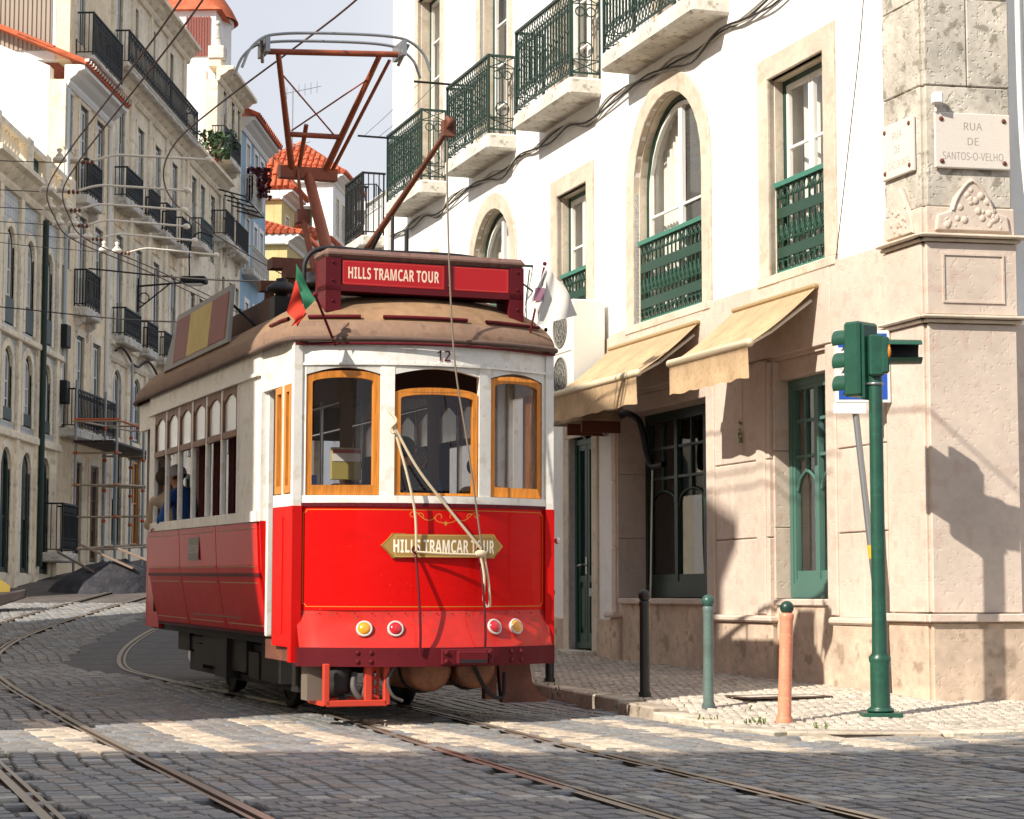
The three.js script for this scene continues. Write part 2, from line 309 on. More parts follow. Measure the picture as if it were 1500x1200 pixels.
// ---------------------------------------------------------------- building kit (frame: x along the wall, y up, z out of the wall)
function facade(b, x0, x1, y0, y1, wins, m, t = .4, name = 'wall') {
  const s = poly([[x0, y0], [x1, y0], [x1, y1], [x0, y1]]);
  for (const w of wins) s.holes.push(opening(w[0], w[1], w[2], w[3], w[4] || 0, THREE.Path));
  return mesh(name, ext(s, t, -t, 0, 10), m, b);
}
// a window in a wall: frame > surround, sash, glazing bars, panes, sill
function win(b, x0, x1, y0, y1, o = {}) {
  const rise = o.rise || 0, d = o.depth ?? .16, fw = o.frameW ?? .06, fm = o.frame || mat.greenPaint, sm = o.sash || mat.whitePaint, gm = o.glass || mat.glass, cols = o.cols ?? 2, rows = o.rows ?? 3;
  const w = mesh(o.name || 'window', ext(ringShape(x0 + .002, x1 - .002, y0 + .002, y1 - .002, rise, fw), .07, -d - .07), fm, b);
  if (o.sur) {
    const q = o.sur, n = rise ? 14 : 1, P = [], yo = y0 - (o.surBot ?? 0), hx = (x1 - x0) / 2, cx = (x0 + x1) / 2;
    const head = (e, sg) => { for (let i = 0; i <= n; i++) { const t = sg > 0 ? i / n : 1 - i / n; P.push(rise ? [cx - (hx + e) * Math.cos(PI * t), y1 - rise + (rise + e) * Math.sin(PI * t)] : [t ? x1 + e : x0 - e, y1 + e]); } };
    P.push([x0 - q, yo], [x0, yo]); head(0, 1); P.push([x1, yo], [x1 + q, yo]); head(q, -1); const s = poly(P);
    mesh('surround', ext(s, (o.proud ?? .035) + .06, -.06, .008, 12), o.surM || mat.stoneCream, w);
    mesh('reveal', ext(ringShape(x0 - .001, x1 + .001, y0 - .001, y1 + .001, rise, .012), d - .06 + .002, -d + .002), o.surM || mat.stoneCream, w);
  }
  const ix0 = x0 + fw, ix1 = x1 - fw, iy0 = y0 + fw, iy1 = y1 - fw, cw = (ix1 - ix0) / cols, sw = o.sashW ?? .05, zz = -d - .06;
  for (let c = 0; c < cols; c++) {
    const a = ix0 + c * cw + .004, e = ix0 + (c + 1) * cw - .004;
    // arched heads: each leaf is cut to the arch
    const topAt = x => rise ? (iy1 - rise + (rise - fw * .4) * Math.sqrt(Math.max(0, 1 - ((x - (ix0 + ix1) / 2) / ((ix1 - ix0) / 2)) ** 2))) : iy1;
    const leaf = (m, lift) => { const p = [[a + m, iy0 + m], [e - m, iy0 + m]]; const n = rise ? 8 : 1; for (let i = 0; i <= n; i++) { const x = mix(e - m, a + m, i / n); p.push([x, Math.max(iy0 + m + .05, topAt(clamp(x, a + .01, e - .01)) - m)]); } return p; };
    const s = poly(leaf(0)); s.holes.push(poly(leaf(sw)));
    mesh('sash', ext(s, .045, zz + .005), sm, w);
    const hTop = Math.min(topAt(a + sw), topAt(e - sw)) - sw, bars = [];
    for (let r = 1; r < rows; r++) { const y = iy0 + sw + (iy1 - iy0 - sw * 2 - rise * .6) * r / rows; if (y < hTop) bars.push(bb(a + sw - .003, e - sw + .003, y - .014, y + .014, zz + .012, zz + .04)); }
    if (o.midbar) bars.push(bb((a + e) / 2 - .012, (a + e) / 2 + .012, iy0 + sw, hTop, zz + .014, zz + .038));
    if (bars.length) mesh('glazing_bar', bars, sm, w);
    const ys = [iy0 + sw]; for (let r = 1; r < rows; r++) { const y = iy0 + sw + (iy1 - iy0 - sw * 2 - rise * .6) * r / rows; if (y < hTop) ys.push(y); }
    if (o.panes !== false) for (let r = 0; r < ys.length; r++) {
      const last = r === ys.length - 1, yb = ys[r], yt = last ? 0 : ys[r + 1];
      let g; if (last) { const L = leaf(sw).filter(p => p[1] > yb + .01); g = new THREE.ShapeGeometry(poly([[a + sw, yb], [e - sw, yb], ...L])); } else g = new THREE.PlaneGeometry(e - a - 2 * sw, yt - yb).translate((a + e) / 2, (yb + yt) / 2, 0);
      g.rotateY(rr(-.006, .006)); mesh('pane', flat(g.translate(0, 0, zz + .025)), gm, w);
    }
  }
  if (o.sill) mesh('sill', cb(x0 - .08, x1 + .08, y0 - .09, y0, -.1, o.sill, .012), o.surM || mat.stoneCream, w);
  if (o.curtain) for (const [c0, c1] of o.curtain) mesh('curtain', surf(24, 1, (u, v) => [mix(x0, x1, mix(c0, c1, u)), mix(y0, y1, v), zz - .14 + .03 * Math.sin(u * 34)]), mat.curtain, w);
  if (o.backing !== false && o.room !== 0) mesh('room_back', bb(x0 - .3, x1 + .3, y0 - .2, y1 + .2, zz - 1.25, zz - 1.2), mat.room, w);
  return w;
}
// wrought-iron balcony: stone slab > rails, each baluster, scrolls, lattice bands
function balcony(b, x0, x1, yT, p, sh, rh, o = {}) {
  const im = o.iron || mat.greenPaint, slab = mesh('balcony', [cb(x0, x1, yT - sh, yT, -.1, p, .03), ...(o.brackets ? [x0 + .15, x1 - .15].map(x => ext(poly([[0, 0], [p * .8, 0], [p * .72, -.12], [p * .25, -.22], [.06, -.42], [0, -.5]]), .12).rotateY(-PI / 2).translate(x + .06, yT - sh, 0)) : [])], o.slab || mat.slab, b);
  const e = .035, X0 = x0 + e, X1 = x1 - e, Z = p - e, y0 = yT + .06, y1 = yT + rh;
  const fr = [bb(X0 - .02, X1 + .02, y1 - .018, y1 + .018, Z - .022, Z + .022), bb(X0, X1, y0 - .012, y0 + .012, Z - .012, Z + .012)];
  for (const x of [X0, X1]) { fr.push(bb(x - .016, x + .016, yT - .005, y1 + .02, Z - .016, Z + .016), bb(x - .018, x + .018, y1 - .017, y1 + .017, -.02, Z), bb(x - .012, x + .012, y0 - .011, y0 + .011, -.02, Z), bb(x - .012, x + .012, yT, y1, 0, .024)); }
  mesh('railing_frame', fr, im, slab);
  if (!o.fine) {           // far balconies: bars too thin to tell apart, a mesh for each run
    const g = [], n = Math.max(4, Math.round((X1 - X0) / (o.gap || .11))); for (let i = 1; i < n; i++) { const x = mix(X0, X1, i / n); g.push(bb(x - .013, x + .013, y0, y1, Z - .01, Z + .01)); if (o.scroll && i % 2) g.push(torus(.05, .013, x, y0 + .12, Z, 8), torus(.05, .013, x, y1 - .12, Z, 8)); }
    for (const x of [X0, X1]) for (let k = 1; k < 4; k++) g.push(bb(x - .008, x + .008, y0, y1, Z * k / 4 - .008, Z * k / 4 + .008));
    if (o.scroll) g.push(bb(X0, X1, y0 + .22, y0 + .235, Z - .006, Z + .006), bb(X0, X1, y1 - .22, y1 - .205, Z - .006, Z + .006));
    mesh('railing_bars', g, im, slab); return slab;
  }
  const ya = y0 + .17, yb = y1 - .17;
  mesh('band_rails', [bb(X0, X1, ya - .009, ya + .009, Z - .01, Z + .01), bb(X0, X1, yb - .009, yb + .009, Z - .01, Z + .01)], im, slab);
  const lat = [], lw = .1, nl = Math.round((X1 - X0) / lw);
  for (const [a, c] of [[y0, ya], [yb, y1]]) for (let i = 0; i < nl; i++) { const u = mix(X0, X1, i / nl), v = mix(X0, X1, (i + 1) / nl); lat.push(cyl([u, a, Z], [v, c, Z], .007, .007, 4), cyl([v, a, Z], [u, c, Z], .007, .007, 4)); }
  mesh('lattice_band', lat, im, slab);
  const n = Math.round((X1 - X0) / .105);
  for (let i = 1; i < n; i++) {
    const x = mix(X0, X1, i / n), g = [bb(x - .011, x + .011, ya, yb, Z - .011, Z + .011)];
    if (i % 2) g.push(sph(x, (ya + yb) / 2, Z, .022, 1, 1.6, 1, 8, 6), torus(.04, .009, x, ya + .07, Z, 10), torus(.04, .009, x, yb - .07, Z, 10)); else for (let k = 0; k < 8; k++) g.push(box(.026, .026, .026, x, mix(ya + .06, yb - .06, k / 7), Z, .7));
    mesh('baluster', g, im, slab);
  }
  for (const x of [X0, X1]) {        // the two short sides: two bars and a scroll between cross bands
    const g = []; for (const k of [.3, .7]) g.push(cyl([x, y0, Z * k], [x, y1, Z * k], .008, .008, 5));
    for (const y of [ya, yb]) g.push(cyl([x, y, 0], [x, y, Z], .008, .008, 5));
    for (const [a, c] of [[y0, ya], [yb, y1]]) g.push(cyl([x, a, 0], [x, c, Z], .007, .007, 4), cyl([x, c, 0], [x, a, Z], .007, .007, 4));
    const t = (r, y, z) => torus(r, .009, 0, 0, 0, 14).rotateY(PI / 2).translate(x, y, z);
    g.push(t(.1, ya + .13, Z * .5), t(.06, yb - .1, Z * .32), t(.06, yb - .1, Z * .68), cyl([x, ya + .2, Z * .5], [x, yb, Z * .5], .01, .01, 5));
    mesh('side_grille', g, im, slab);
  }
  return slab;
}
const eave = (b, x0, x1, y, p, m, name = 'cornice') => { const pr = poly([[-.02, 0], [.06, 0], [.1, .08], [.1, .14], [p * .55, .24], [p * .7, .32], [p, .36], [p, .46], [-.02, .46]]); return mesh(name, ext(pr, x1 - x0).rotateY(-PI / 2).translate(x1, y, 0), m, b); };
// pantile roof: a board and rows of half-round tiles on it; frame: x along the eave, rising towards -z
function tiles(b, x0, x1, y, z0, run, riseH, o = {}) {
  const L = Math.hypot(run, riseH), ang = Math.atan2(riseH, run), pitch = o.pitch || .24;
  const r = mesh('roof', bb(x0, x1, -.04, 0, -L, .06).rotateX(ang).translate(0, y, z0), mat.tileRoof, b);
  const g = []; for (let x = x0 + pitch / 2; x < x1; x += pitch) for (let k = 0; k < (o.rows || 1); k++) { const l = L / (o.rows || 1); const c = new THREE.CylinderGeometry(pitch * .3, pitch * .34, l + .04, 6, 1, true, -PI / 2, PI).rotateX(-PI / 2).rotateZ(0); c.translate(x, .005 + .012 * (k % 2), -l * (k + .5) + .05); g.push(flat(c).rotateX(ang).translate(0, y, z0)); }
  const t = mesh('roof_tiles', g, mat.tileRoof, r); if (g.length > 6) stuff(t);
  return r;
}

// ---------------------------------------------------------------- the white corner building on the right
const RB = thing('corner_building', 'white plastered corner building with pink limestone ground floor, green balconies and awnings', 'building', [FR.x, 0, -FR.z], -Math.atan2(1, FR.k));
{
  const b = RB, EV = 18.0, TOP = 12.6;
  const stoneC = { surM: mat.stoneCream, sur: .24, proud: .03 };
  // first-floor windows (x = -distance from the corner), then balcony doors above
  const W1 = [[-3.13, -1.9, 4.30, 6.36, 0], [-6.85, -4.83, 4.26, 6.86, 1.0], [-9.58, -8.46, 4.30, 6.32, 0], [-13.3, -11.5, 4.26, 6.66, .8], [-16.6, -15.4, 4.3, 6.32, 0]];
  const W2 = [[-6.1, -4.75, 7.56, 10.9, 0], [-9.6, -8.25, 7.56, 10.9, 0], [-13.0, -11.65, 7.56, 10.9, 0], [-16.4, -15.1, 7.56, 10.9, 0], [-2.7, -1.5, 7.9, 10.4, 0]];
  facade(b, -EV, -.66, 4.2, TOP, [...W1, ...W2], mat.plaster, .38, 'upper_wall');
  // ground floor: stone bays with wide recesses; the far part is plastered
    facade(b, -EV, -7.62, 0, 4.2, [[-9.14, -8.3, .34, 3.05, 0], [-13.2, -12.1, .4, 3.0, 0]], mat.plaster, .38, 'lower_wall');
  facade(b, -7.62, -.66, 0, 4.2, [[-7.44, -4.7, 1.0, 3.42, 0], [-3.1, -1.86, 1.0, 3.42, 0]], mat.stonePink, .38, 'stone_wall');
  // shell: back, ends, roof
  mesh('wall', [bb(-EV, 0, 0, TOP, -9, -8.7), bb(-EV, -EV + .3, 0, TOP, -8.7, -.38), bb(-.66, -.3, 0, TOP, -8.7, -.38)], mat.plaster, b);
  mesh('roof', bb(-EV - .2, .2, TOP, TOP + .25, -9.1, .35), mat.slab, b);
  mesh('floor_slab', [bb(-EV + .3, -.66, 4.0, 4.18, -8.6, -.39), bb(-EV + .3, -.66, 7.2, 7.4, -8.6, -.39)], mat.slab, b);
  // band of stone under the first-floor sills, in lengths
  for (let x = -7.62, i = 0; x < -.7; i++) { const l = [1.6, 1.24, 1.9, 1.1, 1.2][i % 5], e = Math.min(x + l, -.66); mesh('band_stone', cb(x + .003, e - .003, 3.46, 4.24, -.02, .035 + .004 * (i % 2), .008), mat.stonePink, b); x = e; }
  for (let x = -EV, i = 0; x < -7.62; i++) { const e = Math.min(x + 1.5, -7.62); mesh('band_stone', cb(x + .003, e - .003, 3.98, 4.2, -.02, .03, .008), mat.stoneCream, b); x = e; }
  // pink stone facing blocks of the ground floor between the windows
  const blocks = (x0, x1, z) => { const ys = [.82, 1.62, 2.42, 3.42]; for (let r = 0; r < 3; r++) { const cut = (x1 - x0 > 1) ? [x0, mix(x0, x1, r % 2 ? .42 : .6), x1] : [x0, x1]; for (let k = 0; k + 1 < cut.length; k++) mesh('facing_block', cb(cut[k] + .004, cut[k + 1] - .004, ys[r] + .004, ys[r + 1] - .004, -.01, z + rr(0, .008), .01), mat.stonePink, b); } };
  blocks(-4.67, -3.13, .05); blocks(-1.83, -.7, .05); blocks(-7.6, -7.46, .03);
  // moulded pilaster strips at the bay edges
  for (const x of [-4.56, -3.3, -1.74]) mesh('strip', cb(x - .1, x + .1, .84, 3.44, .02, .075, .012), mat.stonePink, b);
  // plinth below, with a ledge
  for (const [x0, x1, z] of [[-4.6, -3.04, .08], [-3.04, -1.7, .03], [-1.7, -.66, .1], [-7.6, -7.32, .06], [-7.32, -4.6, .012]]) mesh('plinth', cb(x0 + .003, x1 - .003, -.1, z > .05 ? .76 : .99, -.02, z, .012), mat.base, b);
  for (const [x0, x1] of [[-4.64, -3.0], [-1.74, -.66], [-7.64, -7.3]]) mesh('ledge', cb(x0, x1, .76, .83, -.02, .13, .02), mat.stonePink, b);
  mesh('plinth', [cb(-8.26, -7.64, -.1, .74, -.02, .025, .01), cb(-EV, -9.3, -.1, .74, -.02, .025, .01)], mat.base, b);
  for (const [x0, x1] of [[-7.34, -4.58], [-3.06, -1.68]]) mesh('window_sill', cb(x0, x1, .93, 1.0, -.36, .06, .012), mat.stonePink, b);
  // deep stone reveals of the two ground-floor windows: splayed far jamb blocks
  for (const [x0, x1, w] of [[-7.45, -7.41, .4], [-3.11, -3.07, .22]]) { const ys = [1.0, 1.72, 2.5, 3.42]; for (let r = 0; r < 3; r++) mesh('jamb_block', cb(x0 + .003, x1 - .003, ys[r] + .003, ys[r + 1] - .003, -w + .04, .02, .006), mat.stonePink, b); }
  for (const [x0, x1, d] of [[-7.4, -4.72, .36], [-3.06, -1.88, .18]]) mesh('lintel', cb(x0, x1, 3.22, 3.42, -d, -.04, .008), mat.stonePink, b);

  // ground-floor windows: dark green bars with arched lights
  function shopWin(x0, x1, y0, y1, leaves, fm, dz) {
    const w = mesh('shop_window', ext(ringShape(x0, x1, y0, y1, 0, .07, .14, .07), .09, -.33), fm, b), n = leaves, cw = (x1 - x0 - .14) / n;
    for (let i = 0; i < n; i++) {
      const a = x0 + .07 + i * cw, e = a + cw, ya = y0 + .14, yb = y1 - .07, L = yb - ya, s = .045;
      const parts = [ext(ringShape(a, e, ya, yb, 0, s), .06, -.31)]; const my = (a + e) / 2, cy = ya + L * .47;
      for (const f of [.64, .82]) parts.push(bb(a + s, e - s, ya + L * f - .016, ya + L * f + .016, -.30, -.26));
      parts.push(bb(my - .016, my + .016, cy + .2, yb - s, -.30, -.262));
      parts.push(tube([[a + s, cy, -.28], [a + s + .06, cy + .11, -.28], [my, cy + .19, -.28], [e - s - .06, cy + .11, -.28], [e - s, cy, -.28]], .02, 16, 5));
      parts.push(bb(a + s, e - s, ya + s, ya + .13, -.302, -.262));
      mesh('casement', parts, fm, w);
      const rows = [ya + .13, cy + .1, ya + L * .64, ya + L * .82, yb - s];
      for (let r = 0; r < 4; r++) for (const [p, q] of r ? [[a + s, my - .016], [my + .016, e - s]] : [[a + s, e - s]]) mesh('pane', new THREE.PlaneGeometry(q - p, rows[r + 1] - rows[r]).rotateY(rr(-.008, .008)).rotateX(rr(-.006, .006)).translate((p + q) / 2, (rows[r] + rows[r + 1]) / 2, -.288), mat.glass, w);
    }
    mesh('room_back', bb(x0 - .5, x1 + .5, .6, 3.9, -2.6, -2.55), mat.room, w);
    w.position.z = dz; return w;
  }
  shopWin(-7.4, -4.72, 1.01, 3.22, 3, mat.greenDark, -.1);
  shopWin(-3.06, -1.88, 1.01, 3.22, 2, mat.greenPale, .1);
  // things seen behind the panes
  mesh('inner_shelf', [bb(-6.3, -5.0, 1.3, 1.34, -1.1, -.7), bb(-6.3, -5.0, 1.75, 1.79, -1.1, -.7), bb(-6.3, -6.26, 1.0, 2.2, -1.1, -.7), bb(-5.04, -5.0, 1.0, 2.2, -1.1, -.7)], mat.brownWood, b);
  mesh('blind', bb(-2.55, -2.0, 1.5, 2.3, -.5, -.48), mat.curtain, b);

  // green door with an upper light, stone jambs and step
  const door = mesh('door', ext(ringShape(-9.12, -8.32, .36, 3.03, 0, .07), .1, -.16), mat.greenPaint, b);
  for (const [a, e] of [[-9.05, -8.73], [-8.71, -8.39]]) {
    mesh('door_leaf', [ext(ringShape(a, e, .43, 2.96, 0, .07, .12), .05, -.33), bb(a + .07, e - .07, .55, 1.2, -.325, -.3), bb(a + .07, e - .07, 1.2, 1.28, -.33, -.28), bb(a + .1, e - .1, .62, 1.12, -.30, -.285)].map(g => g.translate(0, 0, .2)), mat.greenPaint, door);
    mesh('door_pane', new THREE.PlaneGeometry(.2, 1.62).translate((a + e) / 2, 2.08, -.11), mat.farGlass, door);
  }
  mesh('door_handle', [cyl([-8.76, 1.42, -.28], [-8.76, 1.42, -.2], .012), cyl([-8.76, 1.42, -.21], [-8.88, 1.41, -.21], .012), bb(-8.785, -8.735, 1.3, 1.52, -.29, -.275)].map(g => g.translate(0, 0, .2)), mat.chrome, door);
  mesh('letter_plate', bb(-8.66, -8.48, 1.02, 1.12, -.085, -.075), mat.steel, door);
  mesh('door_surround', [cb(-9.34, -9.14, .3, 3.05, -.3, .03, .01), cb(-8.3, -8.1, .3, 3.05, -.3, .03, .01), cb(-9.34, -8.1, 3.05, 3.26, -.3, .032, .01)], mat.stoneCream, b);
  mesh('door_step', cb(-9.3, -8.14, .1, .34, -.36, .14, .015), mat.stoneGrey, b);
  const d2 = mesh('door', ext(ringShape(-13.18, -12.12, .42, 2.98, 0, .07), .1, -.36), mat.greenPaint, b); mesh('door_leaf', [bb(-13.1, -12.66, .45, 2.9, -.34, -.3), bb(-12.64, -12.2, .45, 2.9, -.34, -.3)], mat.greenDark, d2);

  // first-floor windows
  const pan = (x0, x1, y0, y1) => {         // cast-iron guard: rail, two solid bands, rows of round-headed slots
    const g = mesh('window_guard', [bb(x0 - .01, x1 + .01, y1 - .03, y1 + .02, -.1, -.03), bb(x0, x1, y0 + .02, y0 + .05, -.085, -.055)], std(0x3d7a68, .5), b), n = Math.round((x1 - x0) / .115);
    for (let i = 0; i < n; i++) {
      const a = mix(x0, x1, i / n), e = mix(x0, x1, (i + 1) / n), m = (a + e) / 2, r = (e - a) / 2 - .004, H = y1 - y0 - .05, q = [];
      const tor = (y, f = 1) => torus(r * f, .012, m, y, -.07, 10);
      q.push(bb(a - .008, a + .008, y0 + .03, y1 - .03, -.078, -.062), tor(y1 - .09), tor(y0 + .03 + H * .42, .9), tor(y0 + .10));
      q.push(bb(a, e, y0 + H * .66, y0 + H * .78, -.08, -.06), bb(a, e, y0 + H * .2, y0 + H * .32, -.08, -.06));
      for (const f of [.5, .58]) q.push(cyl([a, y0 + H * .35, -.07], [m, y0 + H * f, -.07], .01, .01, 4), cyl([e, y0 + H * .35, -.07], [m, y0 + H * f, -.07], .01, .01, 4));
      mesh('guard_baluster', q, mat.greenPaint, g);
    }
  };
  W1.forEach((w, i) => { win(b, w[0], w[1], w[2], w[3], { rise: w[4], ...stoneC, depth: .15, cols: 2, rows: w[4] ? 3 : 3, surBot: 0, curtain: i === 1 ? [[.06, .3]] : i === 0 ? [[.1, .5], [.62, .95]] : [[.1, .45]] }); mesh('sill', cb(w[0] - .24, w[1] + .24, w[2] - .1, w[2], -.24, .05, .012), mat.stoneCream, b); pan(w[0] + .02, w[1] - .02, w[2], 5.25); });
  W2.forEach((w, i) => win(b, w[0], w[1], w[2], w[3], { name: 'balcony_door', sur: .18, proud: .02, depth: .2, cols: 2, rows: 5, midbar: false, curtain: i % 2 ? [[.1, .4]] : [[.55, .9]] }));
  // balconies
  const ironGreen = std(0x112f25, .45);
  for (const [x0, x1] of [[-6.85, -4.1], [-10.15, -7.95], [-13.4, -11.3], [-16.85, -14.75]]) balcony(b, x0, x1, 7.55, .44, .23, 1.12, { fine: true, iron: ironGreen });
  mesh('clothes_pole', [cyl([-13.3, 8.72, -.02], [-13.3, 8.72, .95], .018), cyl([-16.7, 8.62, -.02], [-16.7, 8.62, .95], .018)], mat.blackIron, b);
  // corner pilaster: flank, front facet and the wall that turns away
  const C = new THREE.Group(); C.rotation.y = -b.rotation.y; b.add(C); C.name = 'corner_pilaster';
  const seg = (y0, y1, out, m, name = 'pilaster_stone', cut = 1) => {   // flank from s .66 to 0 and facet .78 wide
    const o = out, f0 = [0, 0], fl = [-(-.66) * -.319, 0];
    for (let k = 0; k < cut; k++) {
      const a = mix(-.66, o, k / cut), e = mix(-.66, o, (k + 1) / cut);
      mesh(name, cb(a + .003, e - .003, y0 + .003, y1 - .003, -.3, .05 + o, .01), m, b);
      const p = mix(-.02 - o, .78 + o, k / cut), q = mix(-.02 - o, .78 + o, (k + 1) / cut); mesh(name, cb(p + .003, q - .003, y0 + .003, y1 - .003, -.3, .06 + o, .01).rotateY(.19), m, C);
    }
  };
  seg(-.1, .8, .03, mat.base); seg(.8, .88, .08, mat.stonePink, 'ledge'); seg(.88, 3.42, .02, mat.stonePink);
  for (const [y, o] of [[3.42, .06], [3.455, .1], [4.14, .06], [4.175, .11]]) seg(y, y + .035, o, mat.stoneCream, 'cornice'); seg(3.49, 4.14, .03, mat.stonePink); seg(4.21, 4.46, .02, mat.stonePink);
  seg(4.46, 5.55, 0, mat.stoneGrey); seg(5.55, 6.35, .005, mat.stoneGrey, 'pilaster_stone', 2); seg(6.35, 7.2, 0, mat.stoneGrey); seg(7.2, 8.1, .006, mat.stoneGrey, 'pilaster_stone', 2); seg(8.1, TOP, 0, mat.stoneGrey);
  // sunk panel and carved crest on the facet
  mesh('panel_moulding', ext(ringShape(.1, .68, 3.6, 4.04, 0, .018), .014, .088).rotateY(.19), mat.stonePink, C);
  { const pts = [[.04, 4.24], [.74, 4.24], [.72, 4.38], [.6, 4.42], [.56, 4.54], [.46, 4.66], [.39, 4.72], [.32, 4.66], [.22, 4.54], [.18, 4.42], [.06, 4.38]]; mesh('carved_crest', [ext(poly(pts), .06, .05, .012), ...Array.from({ length: 34 }, () => { const x = rr(.12, .66), y = rr(4.27, 4.36 + .3 * (1 - Math.abs(x - .39) / .3)); return sph(x, y, .105, rr(.018, .04), 1, 1, .5, 7, 5); }), tube([[.2, 4.42, .11], [.26, 4.56, .11], [.39, 4.69, .11], [.52, 4.56, .11], [.58, 4.42, .11]], .016, 14, 5)].map(g => g.rotateY(.19)), mat.stonePink, C); }
  mesh('carved_crest', [ext(poly([[-.56, 4.24], [-.08, 4.24], [-.12, 4.4], [-.3, 4.7], [-.38, 4.66], [-.52, 4.4]]), .05, .05, .012), ...Array.from({ length: 14 }, () => sph(rr(-.47, -.18), rr(4.27, 4.5), .1, rr(.018, .035), 1, 1, .5, 7, 5))], mat.stonePink, b);
  const turn = mesh('side_wall', bb(0, 7, 0, TOP, -.4, 0).rotateY(.62).translate(.76, 0, -.16), mat.plaster, C);
  mesh('side_plinth', [bb(0, 7, -.1, .8, -.02, .05).rotateY(.62).translate(.76, 0, -.16), bb(0, 7, .8, 3.44, -.02, .03).rotateY(.62).translate(.76, 0, -.16)], mat.stonePink, C);
  const pipe = [[.86, 9, .02], [.85, 5.4, .02], [.88, 4.7, .02], [.9, 4.5, .05], [1.05, 4.3, 0], [1.3, 4.2, -.1]];
  mesh('drain_pipe', [tube(pipe, .028, 40, 8), tube(pipe.map(p => [p[0] + .06, p[1], p[2] - .03]), .014, 40, 6)], mat.whitePaint, C);
  // street-name plaques
  const plaque = (w, h, lines) => { const t = canvasTex(512, Math.round(512 * h / w), (x, W, H) => { x.fillStyle = '#ddd3c6'; x.fillRect(0, 0, W, H); for (let i = 0; i < 500; i++) { x.fillStyle = `rgba(150,135,120,${.03 + .05 * rnd()})`; x.fillRect(rnd() * W, rnd() * H, 3 + rnd() * 20, 2 + rnd() * 8); } x.fillStyle = '#998f85'; x.textAlign = 'center'; lines.forEach((l, i) => { x.font = `${Math.round(H * .2)}px sans-serif`; const k = Math.min(1, W * .84 / x.measureText(l).width); x.save(); x.translate(W / 2, H * (.3 + i * .28)); x.scale(k, 1); x.fillText(l, 0, 0); x.restore(); }); }); return t; };
  const mk = (ry, x0, x1, y0, y1, z, lines, label) => {
    const p = thing('street_plaque', label, 'street sign', [FR.x, 0, -FR.z], ry);
    mesh('plate', cb(x0, x1, y0, y1, z - .03, z, .006), std(0xdfd6c9, .6), p);
    mesh('lettering', new THREE.PlaneGeometry(x1 - x0 - .02, y1 - y0 - .02).translate((x0 + x1) / 2, (y0 + y1) / 2, z + .002), std(white, .6, { map: plaque(x1 - x0, y1 - y0, lines) }), p, true);
    for (const x of [x0 + .06, x1 - .06]) for (const y of [y0 + .06, y1 - .06]) mesh('stud', sph(x, y, z + .004, .022, 1, 1, .6, 8, 6), mat.rust, p);
  };
  mk(.19, .05, .76, 4.80, 5.30, .105, ['RUA', 'DE', 'SANTOS-O-VELHO'], 'wide marble street-name plaque ending in VELHO on the corner facet');
  mk(b.rotation.y, -.62, -.06, 4.80, 5.30, .09, ['RUA', 'DE', 'S. JOÃO DA MATA'], 'narrower marble street-name plaque on the flank of the corner pilaster');
  mesh('corner_lamp', [cb(.04, .13, 5.36, 5.46, .08, .18, .01), cyl([.08, 5.3, .1], [.08, 5.38, .1], .012)], mat.whitePaint, C);
  // cables along the wall under the balconies
  for (let k = 0; k < 4; k++) { const p = []; for (let i = 0; i <= 26; i++) { const s = .2 + i * .68; p.push([-s, 7.2 - .02 * k + .05 * Math.sin(i * 1.9 + k) - .1 * (i % 5 === 2), .02 + .012 * k]); } mesh('wall_cable', tube(p, .012, 110, 5), k % 2 ? mat.wire : std(0xb8b2a6, .8), b); }
  mesh('hanging_wire', tube([[-.75, 9, .06], [-1.0, 6.6, .05], [-1.3, 5.4, .05], [-1.62, 4.25, .05]], .005, 20, 5), mat.wire, b);
  mesh('wall_bracket', [cyl([-10.6, 5.55, 0], [-10.6, 5.55, .95], .018), cyl([-10.6, 5.2, 0], [-10.6, 5.54, .5], .014), cyl([-10.6, 5.5, .05], [-10.62, 5.0, .1], .01)], mat.greenDark, b);
  mesh('wall_wire', tube([[-10.6, 5.0, .1], [-10.7, 4.5, .05], [-10.62, 3.6, .04], [-10.6, 2.2, .03]], .008, 20, 5), mat.wire, b);
  mesh('side_pipe', tube([[-7.15, 3.2, .05], [-7.0, 3.22, .1], [-6.72, 3.1, .02], [-6.64, 2.7, -.05], [-6.56, 2.56, -.08], [-6.3, 2.56, -.12]], .04, 30, 8), mat.blackIron, b);
  mesh('down_wire', tube([[-6.5, 2.5, -.06], [-6.52, 1.7, -.05], [-6.5, .9, -.02], [-6.5, .2, .04]], .012, 20, 5), mat.curtain, b);
}
